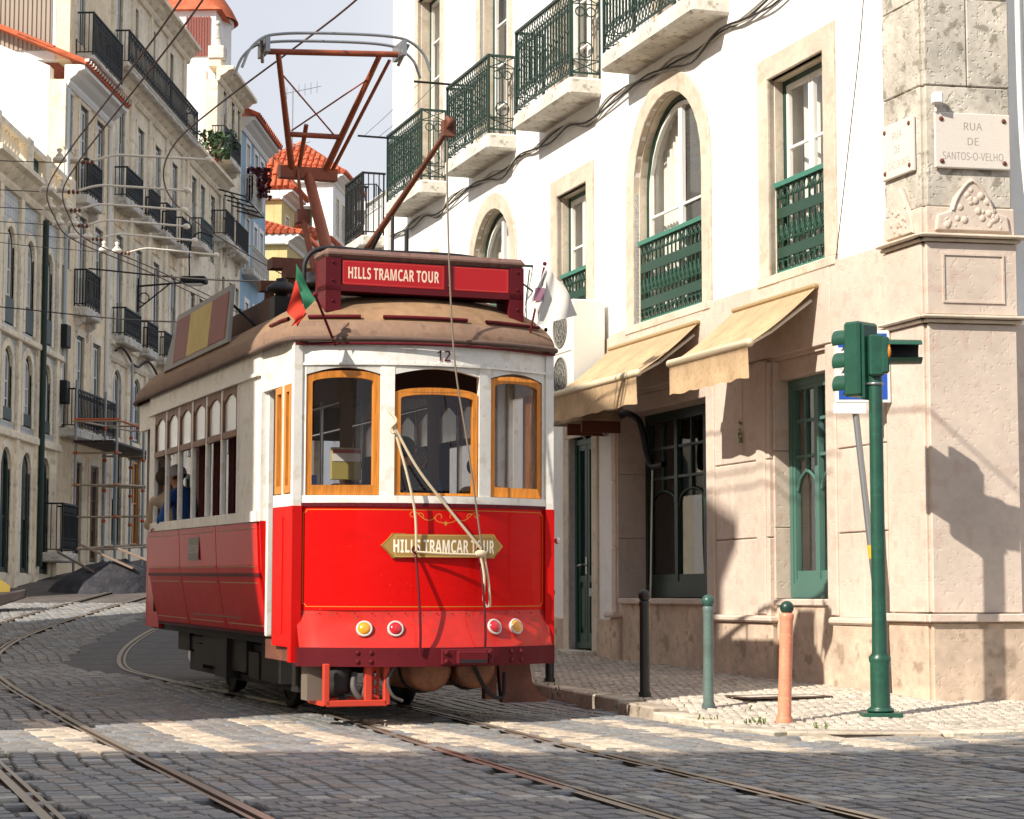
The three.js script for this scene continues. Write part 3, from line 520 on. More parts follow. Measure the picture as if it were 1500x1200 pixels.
// awnings: canvas, roller, valance, folding arms, cassette
function awning(name, s0, s1, label) {
  const a = thing(name, label, 'awning', [0, 0, 0], 0, 'awnings over the ground-floor windows'); a.position.copy(RB.position); a.rotation.copy(RB.rotation);
  const cloth = std(white, .9, { map: worn([186, 158, 122], .8, .10, { seed: 33, spots: .25, spot: [150, 118, 84] }), bumpMap: bumpOf(128, (u, v) => .5 + .5 * Math.sin(u * 2 * PI * 40) * Math.sin(v * 2 * PI * 40), .2), bumpScale: .0006 });
  const P = .78, y0 = 4.02, y1 = 3.46, sag = (u, v) => -.025 * Math.sin(PI * v) * (1 + .5 * Math.sin(u * 9));
  mesh('canvas', surf(30, 10, (u, v) => [mix(-s1, -s0, u), mix(y0, y1, v) + sag(u, v), mix(.08, P, v)]), cloth, a);
  mesh('roller_bar', [cyl([-s1 - .02, y1 - .005, P + .02], [-s0 + .02, y1 - .005, P + .02], .042, .042, 12), sph(-s0 + .02, y1 - .005, P + .02, .043, 1, 1, 1, 10, 8)], std(0xd9c9a8, .5), a);
  mesh('valance', surf(40, 3, (u, v) => [mix(-s1, -s0, u), y1 - .04 - v * .3 + .008 * Math.sin(u * 30), P + .03 + .014 * Math.sin(u * 23) * v]), cloth, a);
  mesh('cassette', [cb(-s1, -s0, y0 + .0, y0 + .05, .03, .1, .015)], std(0xa89068, .6), a);
  for (const s of [s0 + .12, s1 - .12]) mesh('folding_arm', [cyl([-s, y0 - .1, .06], [-s + (s < (s0 + s1) / 2 ? -.25 : .25), mix(y0, y1, .5) - .12, P * .5], .018), cyl([-s + (s < (s0 + s1) / 2 ? -.25 : .25), mix(y0, y1, .5) - .12, P * .5], [-s, y1 - .02, P - .01], .018)], mat.whitePaint, a);
  return a;
}
awning('awning', 2.0, 3.92, 'tan canvas awning over the pale green window beside the traffic light');
awning('awning', 4.85, 7.55, 'tan canvas awning over the dark wide window, above a black pipe elbow');
// air conditioner pair on a bracket
{
  const a = thing('air_conditioner', 'white double-fan air conditioner on the wall beside the tan awning', 'air conditioner'); a.position.copy(RB.position); a.rotation.copy(RB.rotation);
  const wm = std(0xdedbd2, .5); mesh('casing', cb(-8.55, -7.7, 3.42, 4.68, .06, .5, .02), wm, a);
  mesh('seam', [bb(-8.53, -7.72, 4.04, 4.05, .495, .506)], std(0xa8a49a, .6), a);
  for (const y of [3.75, 4.36]) { const g = [torus(.24, .012, 0, 0, 0, 24), torus(.17, .008, 0, 0, 0, 20), torus(.1, .008, 0, 0, 0, 16)]; for (let k = 0; k < 12; k++) g.push(cyl([.04 * Math.cos(k * PI / 6), .04 * Math.sin(k * PI / 6), 0], [.24 * Math.cos(k * PI / 6), .24 * Math.sin(k * PI / 6), 0], .006, .006, 4)); mesh('fan_grille', g.map(q => q.translate(-8.12, y, .505)), std(0x7e7b74, .6), a); mesh('fan_opening', flat(new THREE.CircleGeometry(.235, 24).translate(-8.12, y, .5025)), std(0x5e5c57, .8), a); }
  mesh('bracket', [bb(-8.5, -8.46, 3.36, 3.42, .0, .5), bb(-7.8, -7.76, 3.36, 3.42, .0, .5), cyl([-8.48, 3.0, .02], [-8.48, 3.38, .46], .018), cyl([-7.78, 3.0, .02], [-7.78, 3.38, .46], .018)], mat.steel, a);
  const tr = thing('wooden_tray', 'weathered wooden board on brackets under the air conditioner', 'board'); tr.position.copy(RB.position); tr.rotation.copy(RB.rotation);
  mesh('board', cb(-8.3, -7.2, 3.14, 3.26, .03, .55, .01), std(white, .9, { map: worn([150, 128, 104], .9, .2, { seed: 44 }) }), tr); for (const x of [-7.88, -7.38]) mesh('bracket', bb(x - .02, x + .02, 3.0, 3.14, 0, .5), mat.rust, tr);
}

// ---------------------------------------------------------------- the row of houses along the left side of the street
const LX = [-9.7, 0, -43.7], LR = Math.atan2(1, .04);
const ochre = std(white, .9, { map: worn([244, 223, 188], 2.6, .06, { seed: 101, spots: .25, spot: [186, 162, 128] }), bumpMap: grit, bumpScale: .003 });
const paleStone = std(white, .88, { map: worn([240, 226, 200], 2.1, .09, { seed: 103, spots: .35, spot: [168, 152, 130] }), bumpMap: grit, bumpScale: .003 });
const azulejo = std(white, .35, { map: tex(256, (u, v) => { const f = (t, n) => Math.abs(((t * n) % 1) - .5) * 2, a = f(u, 8), c = f(v, 8), d = Math.hypot(a, c), k = d < .5 || Math.abs(d - .95) < .1 || a < .08 || c < .08; const n = .92 + .16 * fbm(u, v, 8, 4, 3); return tint(k ? [148, 154, 156] : [206, 200, 184], n); }, 1.6) });
const blueWall = std(white, .9, { map: worn([150, 178, 196], 2.6, .05, { seed: 105 }) }), yellowWall = std(white, .9, { map: worn([206, 188, 132], 2.6, .06, { seed: 107 }) });
const iron = mat.blackIron, lw = { frame: mat.greenDark, sash: mat.whitePaint, glass: mat.farGlass, cols: 2, rows: 3, sur: .16, proud: .03, surM: paleStone, depth: .035, backing: false };
function shell(b, x0, x1, y0, y1, dep, m) {
  mesh('gable_wall', bb(x0, x0 + .35, y0, y1, -dep, -.36), m, b); mesh('gable_wall', bb(x1 - .35, x1, y0, y1, -dep, -.36), m, b); mesh('back_wall', bb(x0 + .36, x1 - .36, y0, y1, -dep, -dep + .3), m, b);
}
const rowFac = (b, x0, x1, y0, y1, ws, m) => { facade(b, x0, x1, y0, y1, ws, m, .35); ws.forEach(w => win(b, w[0], w[1], w[2], w[3], { ...lw, rise: w[4] || 0, ...(w[5] || {}) })); };
// tiled house at the near end
{
  const b = thing('tiled_house', 'low house faced with patterned tiles, arched windows and a roof balustrade', 'house', [-9.7, 0, -36.8], PI / 2);
  const cols = [.62, 2.3, 3.95, 5.6], ws = [];
  for (const c of cols) ws.push([c - .36, c + .36, 6.22, 8.12, .36], [c - .36, c + .36, 4.36, 5.8, .36]);
  const dr = cols.map(c => [c - .4, c + .4, 1.45, 3.85, .4, { frame: mat.greenDark, sash: mat.greenDark, name: 'door', rows: 2 }]);
  rowFac(b, 0, 6.85, 4.1, 9.1, ws, azulejo); rowFac(b, 0, 6.85, .3, 4.1, dr, paleStone); shell(b, 0, 6.85, .3, 9.1, 9, mat.plaster);
  mesh('roof', bb(.02, 6.83, 9.1, 9.25, -8.9, -.02), mat.slab, b);
  for (const x of [.1, 1.46, 3.12, 4.78, 6.5]) mesh('pilaster', cb(x - .12, x + .12, 1.0, 8.85, -.01, .06, .01), paleStone, b);
  eave(b, 0, 6.85, 8.8, .4, paleStone); mesh('string_course', cb(0, 6.85, 6.0, 6.12, -.02, .1, .015), paleStone, b); mesh('string_course', cb(0, 6.85, 4.05, 4.2, -.02, .09, .015), paleStone, b);
  for (const c of cols) for (const [u, v] of [[6.24, 6.75], [4.38, 4.62]]) mesh('window_guard', cb(c - .34, c + .34, u, v, -.03, .02, .01), mat.greenDark, b);
  mesh('parapet', [bb(0, 6.85, 9.26, 9.36, -.08, .26), bb(0, 6.85, 9.78, 9.9, -.06, .24), cb(.0, .4, 9.3, 9.95, -.1, .28, .02), cb(2.5, 2.95, 9.3, 9.95, -.1, .28, .02), cb(4.1, 4.5, 9.3, 9.95, -.1, .28, .02), cb(6.45, 6.85, 9.3, 9.95, -.1, .28, .02)], paleStone, b);
  const prof = [[.05, 0], [.07, .05], [.04, .1], [.075, .2], [.05, .32], [.035, .36], [.06, .42]];
  for (let x = .6; x < 6.4; x += .24) if (!(x > 2.4 && x < 4.55)) mesh('baluster', lathe(prof, 8, x, 9.36, .09), paleStone, b);
  mesh('gate_railing', Array.from({ length: 9 }, (_, i) => bb(3.0 + i * .13, 3.06 + i * .13, 9.36, 9.85, .05, .1)), mat.greenDark, b);
  balcony(b, 5.25, 6.75, 1.9, .5, .2, 1, { iron, scroll: true });
  mesh('drain_pipe', [cyl([4.82, 8.7, .12], [4.82, 1.6, .12], .06, .06, 10)], mat.greenDark, b);
}
// cream house with attic
{
  const b = thing('cream_house', 'cream house with three window columns, tiled eave, attic and a white gable', 'house', LX, LR);
  const ws = []; for (const [a, e] of [[.08, .56], [1.24, 1.97], [2.74, 3.5]]) { ws.push([a, e, a < 1 ? 10.7 : 9.9, 11.95], [a, e, a < 1 ? 8.1 : 7.42, 9.45], [a, e, 4.62, 6.76]); if (a > 1) ws.push([a, e, 1.75, 3.95, 0, { frame: mat.greenDark, sash: mat.brownWood, name: 'door' }]); }
  rowFac(b, 0, 4, 1, 12.2, ws, ochre); shell(b, 0, 4, 1, 12.2, 9, mat.plaster);
  eave(b, -.05, 4.02, 12.05, .42, mat.whitePaint);
  mesh('gable_top', ext(poly([[-9, 12.2], [-.36, 12.2], [-.36, 12.5], [-4.6, 14.3], [-9, 12.4]]), .35).rotateY(-PI / 2).translate(.35, 0, 0), mat.plaster, b);
  tiles(b, -.12, 4.05, 12.56, .42, 4.6, 1.95, { pitch: .22, rows: 6 });
  for (let x = 0; x < 4; x += .22) mesh('eave_tile', flat(new THREE.CylinderGeometry(.085, .085, .2, 7, 1, true, -PI / 2, PI).rotateX(-PI / 2).translate(x, 12.56, .42)), mat.tileEdge, b);
  // attic storey
  const at = [[.9, 1.5, 13.3, 15.4]]; facade(b, .25, 4, 12.7, 16.4, at, ochre, .3, 'attic_wall'); win(b, .9, 1.5, 13.3, 15.4, { ...lw, frame: std(0x24485c, .5) });
  mesh('attic_wall', bb(.25, .5, 12.7, 16.4, -5, -.31), mat.plaster, b);
  const sid = std(0xa89888, .75); for (let k = 0; k < 16; k++) mesh('siding_sheet', bb(.2, .25, 12.9, 16.4, -.5 - k * .1, -.44 - k * .1), sid, b); mesh('siding_back', bb(.225, .25, 12.9, 16.4, -2.1, -.4), sid, b);
  eave(b, .1, 4.1, 16.3, .3, mat.whitePaint); mesh('attic_roof', bb(.2, 4.05, 16.76, 16.9, -5, .3), mat.tileRoof, b);
  balcony(b, .75, 3.6, 12.95, .42, .12, .95, { iron, scroll: true });
  balcony(b, .95, 2.3, 9.86, .3, .22, .78, { iron, scroll: true, brackets: true }); balcony(b, 1.0, 2.3, 7.36, .3, .22, .82, { iron, scroll: true, brackets: true }); balcony(b, .05, 3.95, 4.6, .36, .2, .84, { iron, scroll: true, gap: .13 });
  mesh('corner_pipe', cyl([3.96, 12, .05], [3.96, 1.8, .05], .05), mat.whitePaint, b); mesh('corner_pipe', cyl([.03, 12, .06], [.03, 6, .06], .05), std(0xb9c2c6, .6), b);
  mesh('meter_box', [cb(-.25, .1, 6.3, 6.8, .02, .2, .02), cb(-.2, .12, 5.1, 5.6, .02, .2, .02)], iron, b);
}
// big stone house
{
  const b = thing('stone_house', 'tall pale stone house with pilasters, carved panels and a long black top balcony', 'house', LX, LR);
  const ws = [], cs = [5.18, 7.3, 9.35, 11.5]; for (const c of cs) { ws.push([c - .36, c + .36, 10.5, 12.75], [c - .36, c + .36, 7.2, 9.66], [c - .45, c + .45, 4.8, 6.4, .45]); }
  for (const c of [14.2, 15.5, 17.1]) { ws.push([c - .34, c + .34, 10.95, 12.95], [c - .34, c + .34, 7.6, 9.6], [c - .34, c + .34, 4.9, 6.6]); }
  for (const c of [5.3, 7.4, 9.4, 11.5, 14, 16]) ws.push([c - .5, c + .5, 2.2, 4.4, 0, { frame: mat.greenDark, sash: c === 7.4 ? mat.orangeWood : mat.greenDark, name: 'door', rows: 2 }]);
  rowFac(b, 4.03, 18.6, 1.2, 13.5, ws, paleStone);
  const tw = [6.5, 8.5, 10.8].map(c => [c - .3, c + .3, 14.0, 15.66]); rowFac(b, 4.03, 13.05, 13.5, 16.0, [...tw, [4.5, 5.1, 14, 15.7]], paleStone);
  shell(b, 4.03, 18.6, 1.2, 13.5, 9, mat.plaster); mesh('gable_wall', bb(4.03, 4.35, 13.5, 16.0, -6, -.36), mat.plaster, b); mesh('gable_wall', bb(12.7, 13.05, 13.5, 16.0, -6, -.36), mat.plaster, b);
  mesh('roof', [bb(4.2, 18.5, 13.5, 13.6, -8.9, -.4), bb(4.2, 13, 16.4, 16.55, -6, .2)], mat.tileRoof, b);
  eave(b, 4.03, 18.6, 13.2, .42, paleStone); eave(b, 4.03, 13.05, 15.95, .4, paleStone); eave(b, 4.03, 18.6, 6.55, .16, paleStone, 'string_course');
  for (const x of [4.2, 6.22, 8.3, 10.4, 12.55, 13.2, 18.4]) { mesh('pilaster', cb(x - .13, x + .13, 1.5, 13.2, -.01, .07, .015), paleStone, b); if (x < 13) mesh('pilaster', cb(x - .13, x + .13, 13.66, 15.95, -.01, .06, .015), paleStone, b); }
  for (const c of cs) for (const y of [9.8, 6.62]) mesh('carved_panel', [cb(c - .5, c + .5, y + .06, y + .34, -.01, .03, .01), torus(.12, .03, c, y + .2, .035, 12)], ochre, b);
  balcony(b, 4.2, 12.75, 13.66, .42, .18, .8, { iron, gap: .14, scroll: true });
  for (const x of [14.2, 16.2]) mesh('chimney', [cb(x, x + .5, 13.5, 14.5, -1.2, -.7, .02), cb(x - .08, x + .58, 14.5, 14.62, -1.28, -.62, .02)], mat.slab, b);
  for (const [a, e] of [[4.3, 6.05], [6.75, 8.1], [8.85, 10.05], [10.85, 12.15]]) balcony(b, a, e, 10.45, .4, .2, .72, { iron, scroll: true });
  balcony(b, 13.6, 15.2, 11.0, .4, .2, .66, { iron: mat.greenDark, scroll: true });
  for (const [a, e] of [[4.35, 6.1], [6.85, 8.05], [8.85, 10.0]]) balcony(b, a, e, 7.14, .4, .2, .66, { iron, scroll: true });
  const cab = []; for (let i = 0; i < 14; i++) cab.push([4.2 + i * .6, 6.75 + .14 * Math.sin(i * 1.3), .2]); mesh('wall_cable', tube(cab, .03, 50, 5), mat.wire, b);
}
// white house with a turret
{
  const b = thing('turret_house', 'weathered white house with finial, heavy cornice and a round red-roofed turret', 'house', LX, LR);
  const ws = []; for (const c of [18.9, 20.3, 21.4]) ws.push([c - .3, c + .3, 14.5, 16.6], [c - .3, c + .3, 11.7, 13.6], [c - .3, c + .3, 8.6, 10.8], [c - .3, c + .3, 5.4, 7.6]);
  rowFac(b, 17.7, 22.0, 1.5, 16.7, ws, paleStone); shell(b, 17.7, 22, 1.5, 16.7, 9, mat.plaster);
  eave(b, 17.6, 22.05, 16.65, .5, paleStone); mesh('gable_top', ext(poly([[-9, 16.7], [-.36, 16.7], [-.36, 17.0], [-1.4, 17.6], [-9, 19]]), .35).rotateY(-PI / 2).translate(18.05, 0, 0), mat.plaster, b);
  mesh('parapet', cb(17.7, 22, 17.1, 17.4, -.3, .1, .02), paleStone, b);
  mesh('finial', [cb(17.65, 18.15, 17.35, 17.75, -.3, .2, .02), flat(new THREE.CylinderGeometry(.05, .2, .7, 4).rotateY(PI / 4).translate(17.9, 18.1, -.05)), sph(17.9, 18.5, -.05, .09)], mat.slab, b);
  mesh('turret', lathe([[.9, 16.7], [.9, 19.0], [.98, 19.06], [.98, 19.2]], 20, 20.2, 0, -.95), mat.plaster, b);
  mesh('turret_roof', lathe([[1.12, 19.18], [.9, 19.6], [.55, 20.1], [.1, 20.5], [0, 20.55]], 20, 20.2, 0, -.95), mat.tileRoof, b);
  const redS = std(0x8a4a3c, .7); for (let k = 0; k < 9; k++) mesh('red_sheet', bb(18.33, 18.38, 17.6, 18.85, -1.12 + k * .085, -1.06 + k * .085), redS, b);
  mesh('attic_block', bb(18.38, 19.9, 16.8, 19.05, -2.4, -.2), mat.plaster, b); mesh('attic_roof', new ConvexGeometry([V(18.2, 19.05, -2.6), V(18.2, 19.05, 0), V(20.4, 19.05, 0), V(20.4, 19.05, -2.6), V(19.4, 19.75, -1.9), V(19.4, 19.75, -.9)]), mat.tileRoof, b);
  balcony(b, 16.95, 19.8, 14.4, .4, .2, .7, { iron, brackets: true, scroll: true }); balcony(b, 17.4, 18.8, 11.85, .4, .22, .75, { iron, brackets: true }); balcony(b, 19.2, 21.4, 11.85, .4, .22, .75, { iron, brackets: true });
  mesh('iron_canopy', [17.6, 18.5, 19.4, 20.3, 21.2].flatMap(x => [cyl([x, 13.3, 0], [x, 13.05, .9], .025, .025, 5)]).concat([cyl([17.6, 13.05, .9], [21.2, 13.05, .9], .025, .025, 5), cyl([17.6, 13.18, .45], [21.2, 13.18, .45], .02, .02, 5)]), iron, b);
}
// blue house
{
  const b = thing('blue_house', 'pale blue house with white window surrounds under a tiled eave', 'house', LX, LR);
  const ws = []; for (const c of [23.3, 24.9, 26.1]) ws.push([c - .32, c + .32, 14.2, 15.9], [c - .32, c + .32, 11.6, 13.4], [c - .32, c + .32, 8.6, 10.6]);
  facade(b, 22.03, 27, 1.8, 16.2, ws, blueWall, .35); ws.forEach(w => win(b, w[0], w[1], w[2], w[3], { ...lw, surM: mat.whitePaint, frame: mat.whitePaint })); shell(b, 22.03, 27, 1.8, 16.2, 9, mat.plaster);
  eave(b, 22.0, 27.1, 16.1, .45, mat.whitePaint); tiles(b, 21.95, 27.2, 16.62, .5, 4.5, 2, { pitch: .3, rows: 4 });
  balcony(b, 22.3, 23.9, 13.75, .4, .22, .95, { iron: mat.slab }); balcony(b, 22.3, 25.6, 11.6, .4, .2, .75, { iron: mat.slab });
}
// potted plants and hanging red vine: pot or box with many leaves
function plant(name, label, [x, y, z], r, n, m, pot) {
  const t = thing(name, label, 'plant', [x, y, z]);
  if (pot) mesh('pot', lathe([[0, 0], [.12, 0], [.17, .28], [.19, .28], [.19, .32], [.15, .32]], 12), mat.terracotta, t);
  const g = []; for (let i = 0; i < n; i++) { const a = rnd() * 6.3, q = Math.sqrt(rnd()) * r[0], w = rr(.05, .11), l = new THREE.PlaneGeometry(w, w * 1.7); l.rotateX(rr(-1.4, 1.4)).rotateY(rnd() * 6.3).rotateZ(rr(-.8, .8)); g.push(flat(l.translate(q * Math.cos(a) * (r[3] || 1), (pot ? .34 : 0) + rr(r[2], r[1]), q * Math.sin(a)))); }
  stuff(mesh('foliage', g, m, t)); mesh('stems', [0, 1, 2, 3].map(i => cyl([0, pot ? .25 : -.05, 0], [r[0] * .5 * Math.cos(i * 1.6), (pot ? .34 : 0) + r[1] * .6, r[0] * .5 * Math.sin(i * 1.6)], .012, .008, 5)), mat.brownWood, t);
  return t;
}
const onRow = (s, y, d) => [LX[0] + .04 * s + d, y, LX[2] - s + .04 * d];
plant('potted_plant', 'bushy green plant in terracotta pot on the stone house roof edge', onRow(16.6, 13.66, .1), [.5, .8, 0], 260, mat.leaf, true);
plant('red_vine', 'dark red vine hanging over the railing of the blue house', onRow(23.2, 14.65, .38), [.42, .45, -.55], 420, mat.leafRed, false);
plant('potted_plant', 'green plant in terracotta pot behind the black railing of the turret house', onRow(18.6, 14.4, .15), [.3, .5, 0], 140, mat.leaf, true);

// ---------------------------------------------------------------- houses where the street bends, far behind
function hipRoof(b, x0, x1, z0, z1, y, rise) {      // low hipped roof: solid, with tile rows on the two sides that show
  const ins = Math.min(x1 - x0, z1 - z0) / 2 - .05, r = mesh('roof', muv(flat(new ConvexGeometry([V(x0, y, z0), V(x1, y, z0), V(x1, y, z1), V(x0, y, z1), V(x0, y + .06, z0), V(x1, y + .06, z0), V(x1, y + .06, z1), V(x0, y + .06, z1), V(x0 + ins, y + rise, z0 + ins), V(x1 - ins, y + rise, z0 + ins), V(x0 + ins, y + rise, z1 - ins), V(x1 - ins, y + rise, z1 - ins)]))), mat.tileRoof, b), g = [], k = (rise - .06) / ins;
  for (let z = z0 + .15; z < z1; z += .3) { const d = Math.min(ins, z - z0, z1 - z), n = Math.max(1, Math.round(d / .5)); for (let i = 0; i < n; i++) g.push(cyl([x0 - .06 + d * i / n, y + .07 + k * d * i / n, z], [x0 + d * (i + 1) / n, y + .05 + k * d * (i + 1) / n, z], .12, .09, 7)); }
  for (let x = x0 + .15; x < x1; x += .3) { const d = Math.min(ins, x - x0, x1 - x), n = Math.max(1, Math.round(d / .8)); for (let i = 0; i < n; i++) g.push(cyl([x, y + .07 + k * d * i / n, z1 + .06 - d * i / n], [x, y + .05 + k * d * (i + 1) / n, z1 - d * (i + 1) / n], .12, .09, 6)); }
  stuff(mesh('roof_tiles', g, mat.tileRoof, r)); return r;
}
function farHouse(label, cx, Z, w, len, yE, wallM, o = {}) {     // cx: street-side corner; w to the left, len along the street
  const b = thing('far_house', label, 'house', [cx, 0, -Z], LR - .05, 'houses at the far bend of the street'), y0 = gy(Z) - .5;
  const ws = []; for (let x = .9; x < len - .5; x += 1.7) for (let y = yE - 2.6; y > y0 + 3; y -= 3.1) ws.push([x, x + .75, y, y + 1.9]);
  facade(b, 0, len, y0, yE, ws, wallM, .35); ws.forEach(q => win(b, ...q, { ...lw, sur: .12, frame: mat.whitePaint }));
  mesh('gable_wall', bb(0, .35, y0, yE, -w, -.36), wallM, b); mesh('back_wall', [bb(len - .35, len, y0, yE, -w, -.36), bb(.36, len - .36, y0, yE, -w, -w + .3)], wallM, b);
  eave(b, -.25, len + .1, yE - .1, .55, mat.whitePaint); mesh('gable_cornice', cb(-.25, 0, yE - .1, yE + .36, -w, -.02, .04), mat.whitePaint, b);
  if (o.flat) { mesh('roof', bb(-.1, len, yE + .36, yE + .5, -w, .3), mat.slab, b); const g = []; for (let k = 0; k <= 8; k++) g.push(cyl([k * len / 8, yE + .5, .1], [k * len / 8, yE + 1.5, .1], .03, .03, 5), cyl([.05, yE + .5, -k * w / 8], [.05, yE + 1.5, -k * w / 8], .03, .03, 5)); g.push(cyl([0, yE + 1.5, .1], [len, yE + 1.5, .1], .035, .035, 5), cyl([.05, yE + 1.5, -w], [.05, yE + 1.5, .1], .035, .035, 5)); mesh('roof_railing', g, iron, b); }
  else hipRoof(b, -.3, len + .2, -w, .6, yE + .37, o.rise || 1.2);
  for (const q of o.bal || []) balcony(b, ...q, .6, .2, .95, { iron, gap: .16 });
  return b;
}
farHouse('yellow house with a tiled eave at the far bend', -9.55, 86, 5, 6, 15.9, yellowWall, { rise: 1.2 });
farHouse('small yellow upper house with a grey eave behind the yellow one', -10.6, 93, 5, 3, 19.2, yellowWall, { flat: 0, rise: 2.4 });
farHouse('white house with deep cornice and black balcony behind the yellow house', -9.1, 95, 3.2, 5, 17.2, mat.plaster, { bal: [[.6, 3, 13.3]] });
farHouse('tall white house with orange roof and cornice at the far bend', -8.95, 101, 5, 6, 21.6, mat.plaster, { rise: 2.2, bal: [[.8, 3.2, 15.5]] });
farHouse('white house with short orange roof and narrow black balcony at the far bend', -8.25, 108, 3, 5, 19.6, mat.plaster, { bal: [[.5, 2.5, 14.5]], rise: 1.2 });
farHouse('flat-roofed white house with a roof railing at the far bend', -7.9, 116, 4.4, 6, 23.0, mat.plaster, { flat: 1 });
{
  const g = thing('green_shed', 'green corrugated rooftop shed with a small window', 'shed', [-11.2, 17.2, -97], 0); const gm = std(0x5e7d5c, .7);
  mesh('wall', bb(-2, 1.6, -2, 2.2, -.1, 0), gm, g); for (let x = -1.95; x < 1.6; x += .2) mesh('corrugation', bb(x, x + .1, -2, 2.2, 0, .04), gm, g); mesh('roof', bb(-2.1, 1.7, 2.2, 2.35, -2, .2), mat.slab, g); const w = mesh('window', ext(ringShape(-.4, .9, .2, 1.1, 0, .08), .06, .04), mat.whitePaint, g); mesh('pane', new THREE.PlaneGeometry(1.14, .74).translate(.25, .65, .06), mat.farGlass, w);
  const c = thing('concrete_frame', 'open grey concrete terrace frame beside the far white houses', 'terrace', [-6.4, 0, -104], -.2); const cm = mat.slab;
  mesh('wall', bb(-1.8, 1.4, 3, 16.6, -3, -2.7), mat.plaster, c); mesh('column', bb(.95, 1.3, 16.6, 20.3, -.4, 0), cm, c); mesh('column', bb(-1.6, -1.3, 16.6, 20.3, -2.9, -2.6), cm, c); mesh('beam', bb(-1.7, 1.4, 20.3, 20.7, -3, .1), cm, c); mesh('floor', bb(-1.8, 1.4, 16.3, 16.6, -2.7, .1), cm, c); mesh('front_wall', bb(-1.8, 1.4, 3, 16.3, -.1, .1), mat.plaster, c);
  // next house on the right, beyond the corner building
  const h = thing('white_side_house', 'white house continuing the right side of the street behind the corner building', 'house', [FR.x - .319 * 18.3, 0, -FR.z - .948 * 18.3], RB.rotation.y);
  const ws = [[-1.3, -.4, 4.6, 6.8]]; facade(h, -1.6, 0, 0, 8.0, ws, mat.plaster, .35); ws.forEach(q => win(h, ...q, { ...lw })); mesh('wall', [bb(-1.6, -.0, 0, 8.0, -8, -7.7), bb(-1.6, -1.3, 0, 8.0, -7.7, -.36)], mat.plaster, h); mesh('roof', bb(-1.58, -.02, 8.0, 8.12, -7.98, -.02), mat.slab, h);
  balcony(h, -1.5, -.2, 7.3, .42, .2, 1.1, { iron, scroll: true });
}
// ---------------------------------------------------------------- houses outside the picture on the left that shade the street
function plainHouse(label, x0, x1, z0, z1, h) {        // z given as depth
  const b = thing('street_house', label, 'house', [x1, 0, -z0], PI / 2, 'houses left of the picture'), len = z1 - z0, ws = [];
  for (let x = 1; x < len - 1.2; x += 2.4) for (let y = 4.6; y < h - 2; y += 3.3) ws.push([x, x + 1, y, y + 2]);
  facade(b, 0, len, -.3, h, ws, ochre, .35); ws.forEach(q => win(b, ...q, { ...lw, sur: 0 }));
  const D = x1 - x0; mesh('wall', [bb(0, .35, -.3, h, -D, -.36), bb(len - .35, len, -.3, h, -D, -.36), bb(.36, len - .36, -.3, h, -D, -D + .3)], mat.plaster, b); mesh('roof', bb(-.2, len + .2, h, h + .3, -D, .3), mat.tileRoof, b);
}
plainHouse('cream house beside the crossing, left of the tracks', -12.2, -9.7, 10.42, 28.2, 13.9);
plainHouse('lower cream house across the side street from the crossing', -22, -9.7, -16, 2.2, 12.1);
plainHouse('taller cream house behind the crossing', -9.6, -5.2, -16, 2.2, 17);

// ---------------------------------------------------------------- the tram (frame: x across, y up, z towards its front; front corners at z = 0)
const TRY = Math.atan2(.351, .936);
const TR = thing('tram', 'red and white vintage tram with roof signs, pantograph and open side windows', 'tram', [-.734, .0, -17.0], TRY);
TR.rotation.order = 'YXZ'; TR.rotation.x = .010;
const toWorld = (x, y, z) => V(x, y, z).applyEuler(TR.rotation).add(TR.position);
const paint = (c, o = {}) => new THREE.MeshPhysicalMaterial({ color: white, map: worn(c, .9, .05, { seed: 121, n: 128 }), roughness: .5, specularIntensity: .2, clearcoat: .1, clearcoatRoughness: .1, side: THREE.DoubleSide, ...o });
const T = {
  red: paint([196, 18, 14]), apron: paint([190, 42, 34], { clearcoat: .45, roughness: .4, map: worn([190, 42, 34], 1.1, .09, { seed: 137, spots: .45, spot: [150, 62, 50] }) }), maroon: paint([92, 26, 32], { clearcoat: .1, roughness: .55 }),
  cream: std(white, .5, { map: worn([232, 228, 218], 1.1, .045, { seed: 123, spots: .3, spot: [186, 172, 150] }) }),
  roof: std(white, .85, { map: worn([148, 116, 84], 1.4, .14, { seed: 125, spots: .4, spot: [112, 84, 64] }), bumpMap: grit, bumpScale: .002 }),
  roofSide: std(white, .85, { map: worn([98, 78, 68], 1.4, .14, { seed: 127 }) }),
  black: std(0x17161a, .6), under: std(0x1c1815, .75), rustBrown: std(white, .7, { map: worn([110, 66, 48], .6, .2, { seed: 129 }) }), orange: std(0xc43a22, .55), panto: std(white, .5, { map: worn([134, 66, 38], .5, .2, { seed: 131 }) }), copper: std(white, .5, { metalness: .3, map: worn([128, 84, 60], .6, .2, { seed: 133 }) }), grey: std(0x8c8a86, .6), gold: std(0xa9823c, .45, { metalness: .3 }), interior: std(0x4a2c1e, .6),
};
const zf = x => .35 * (1 - Math.min(1, (x / 1.07) ** 2));
function bend(g, f = 1) { const p = g.attributes.position; for (let i = 0; i < p.count; i++) p.setZ(i, p.getZ(i) + f * zf(p.getX(i))); g.computeVertexNormals(); return g; }
function cs(x0, x1, y0, y1, z0, z1, n = 24, ny = 1) { const g = new THREE.BoxGeometry(x1 - x0, y1 - y0, z1 - z0, n, ny, 1).translate((x0 + x1) / 2, (y0 + y1) / 2, (z0 + z1) / 2); const o = flat(g); const p = o.attributes.position; for (let i = 0; i < p.count; i++) p.setZ(i, p.getZ(i) + zf(p.getX(i))); return toCreasedNormals(o, .7); }
const cr = (shape, d, z) => { const g = ext(shape, d, z, 0, 10); const p = g.attributes.position; for (let i = 0; i < p.count; i++) p.setZ(i, p.getZ(i) + zf(p.getX(i))); return g; };
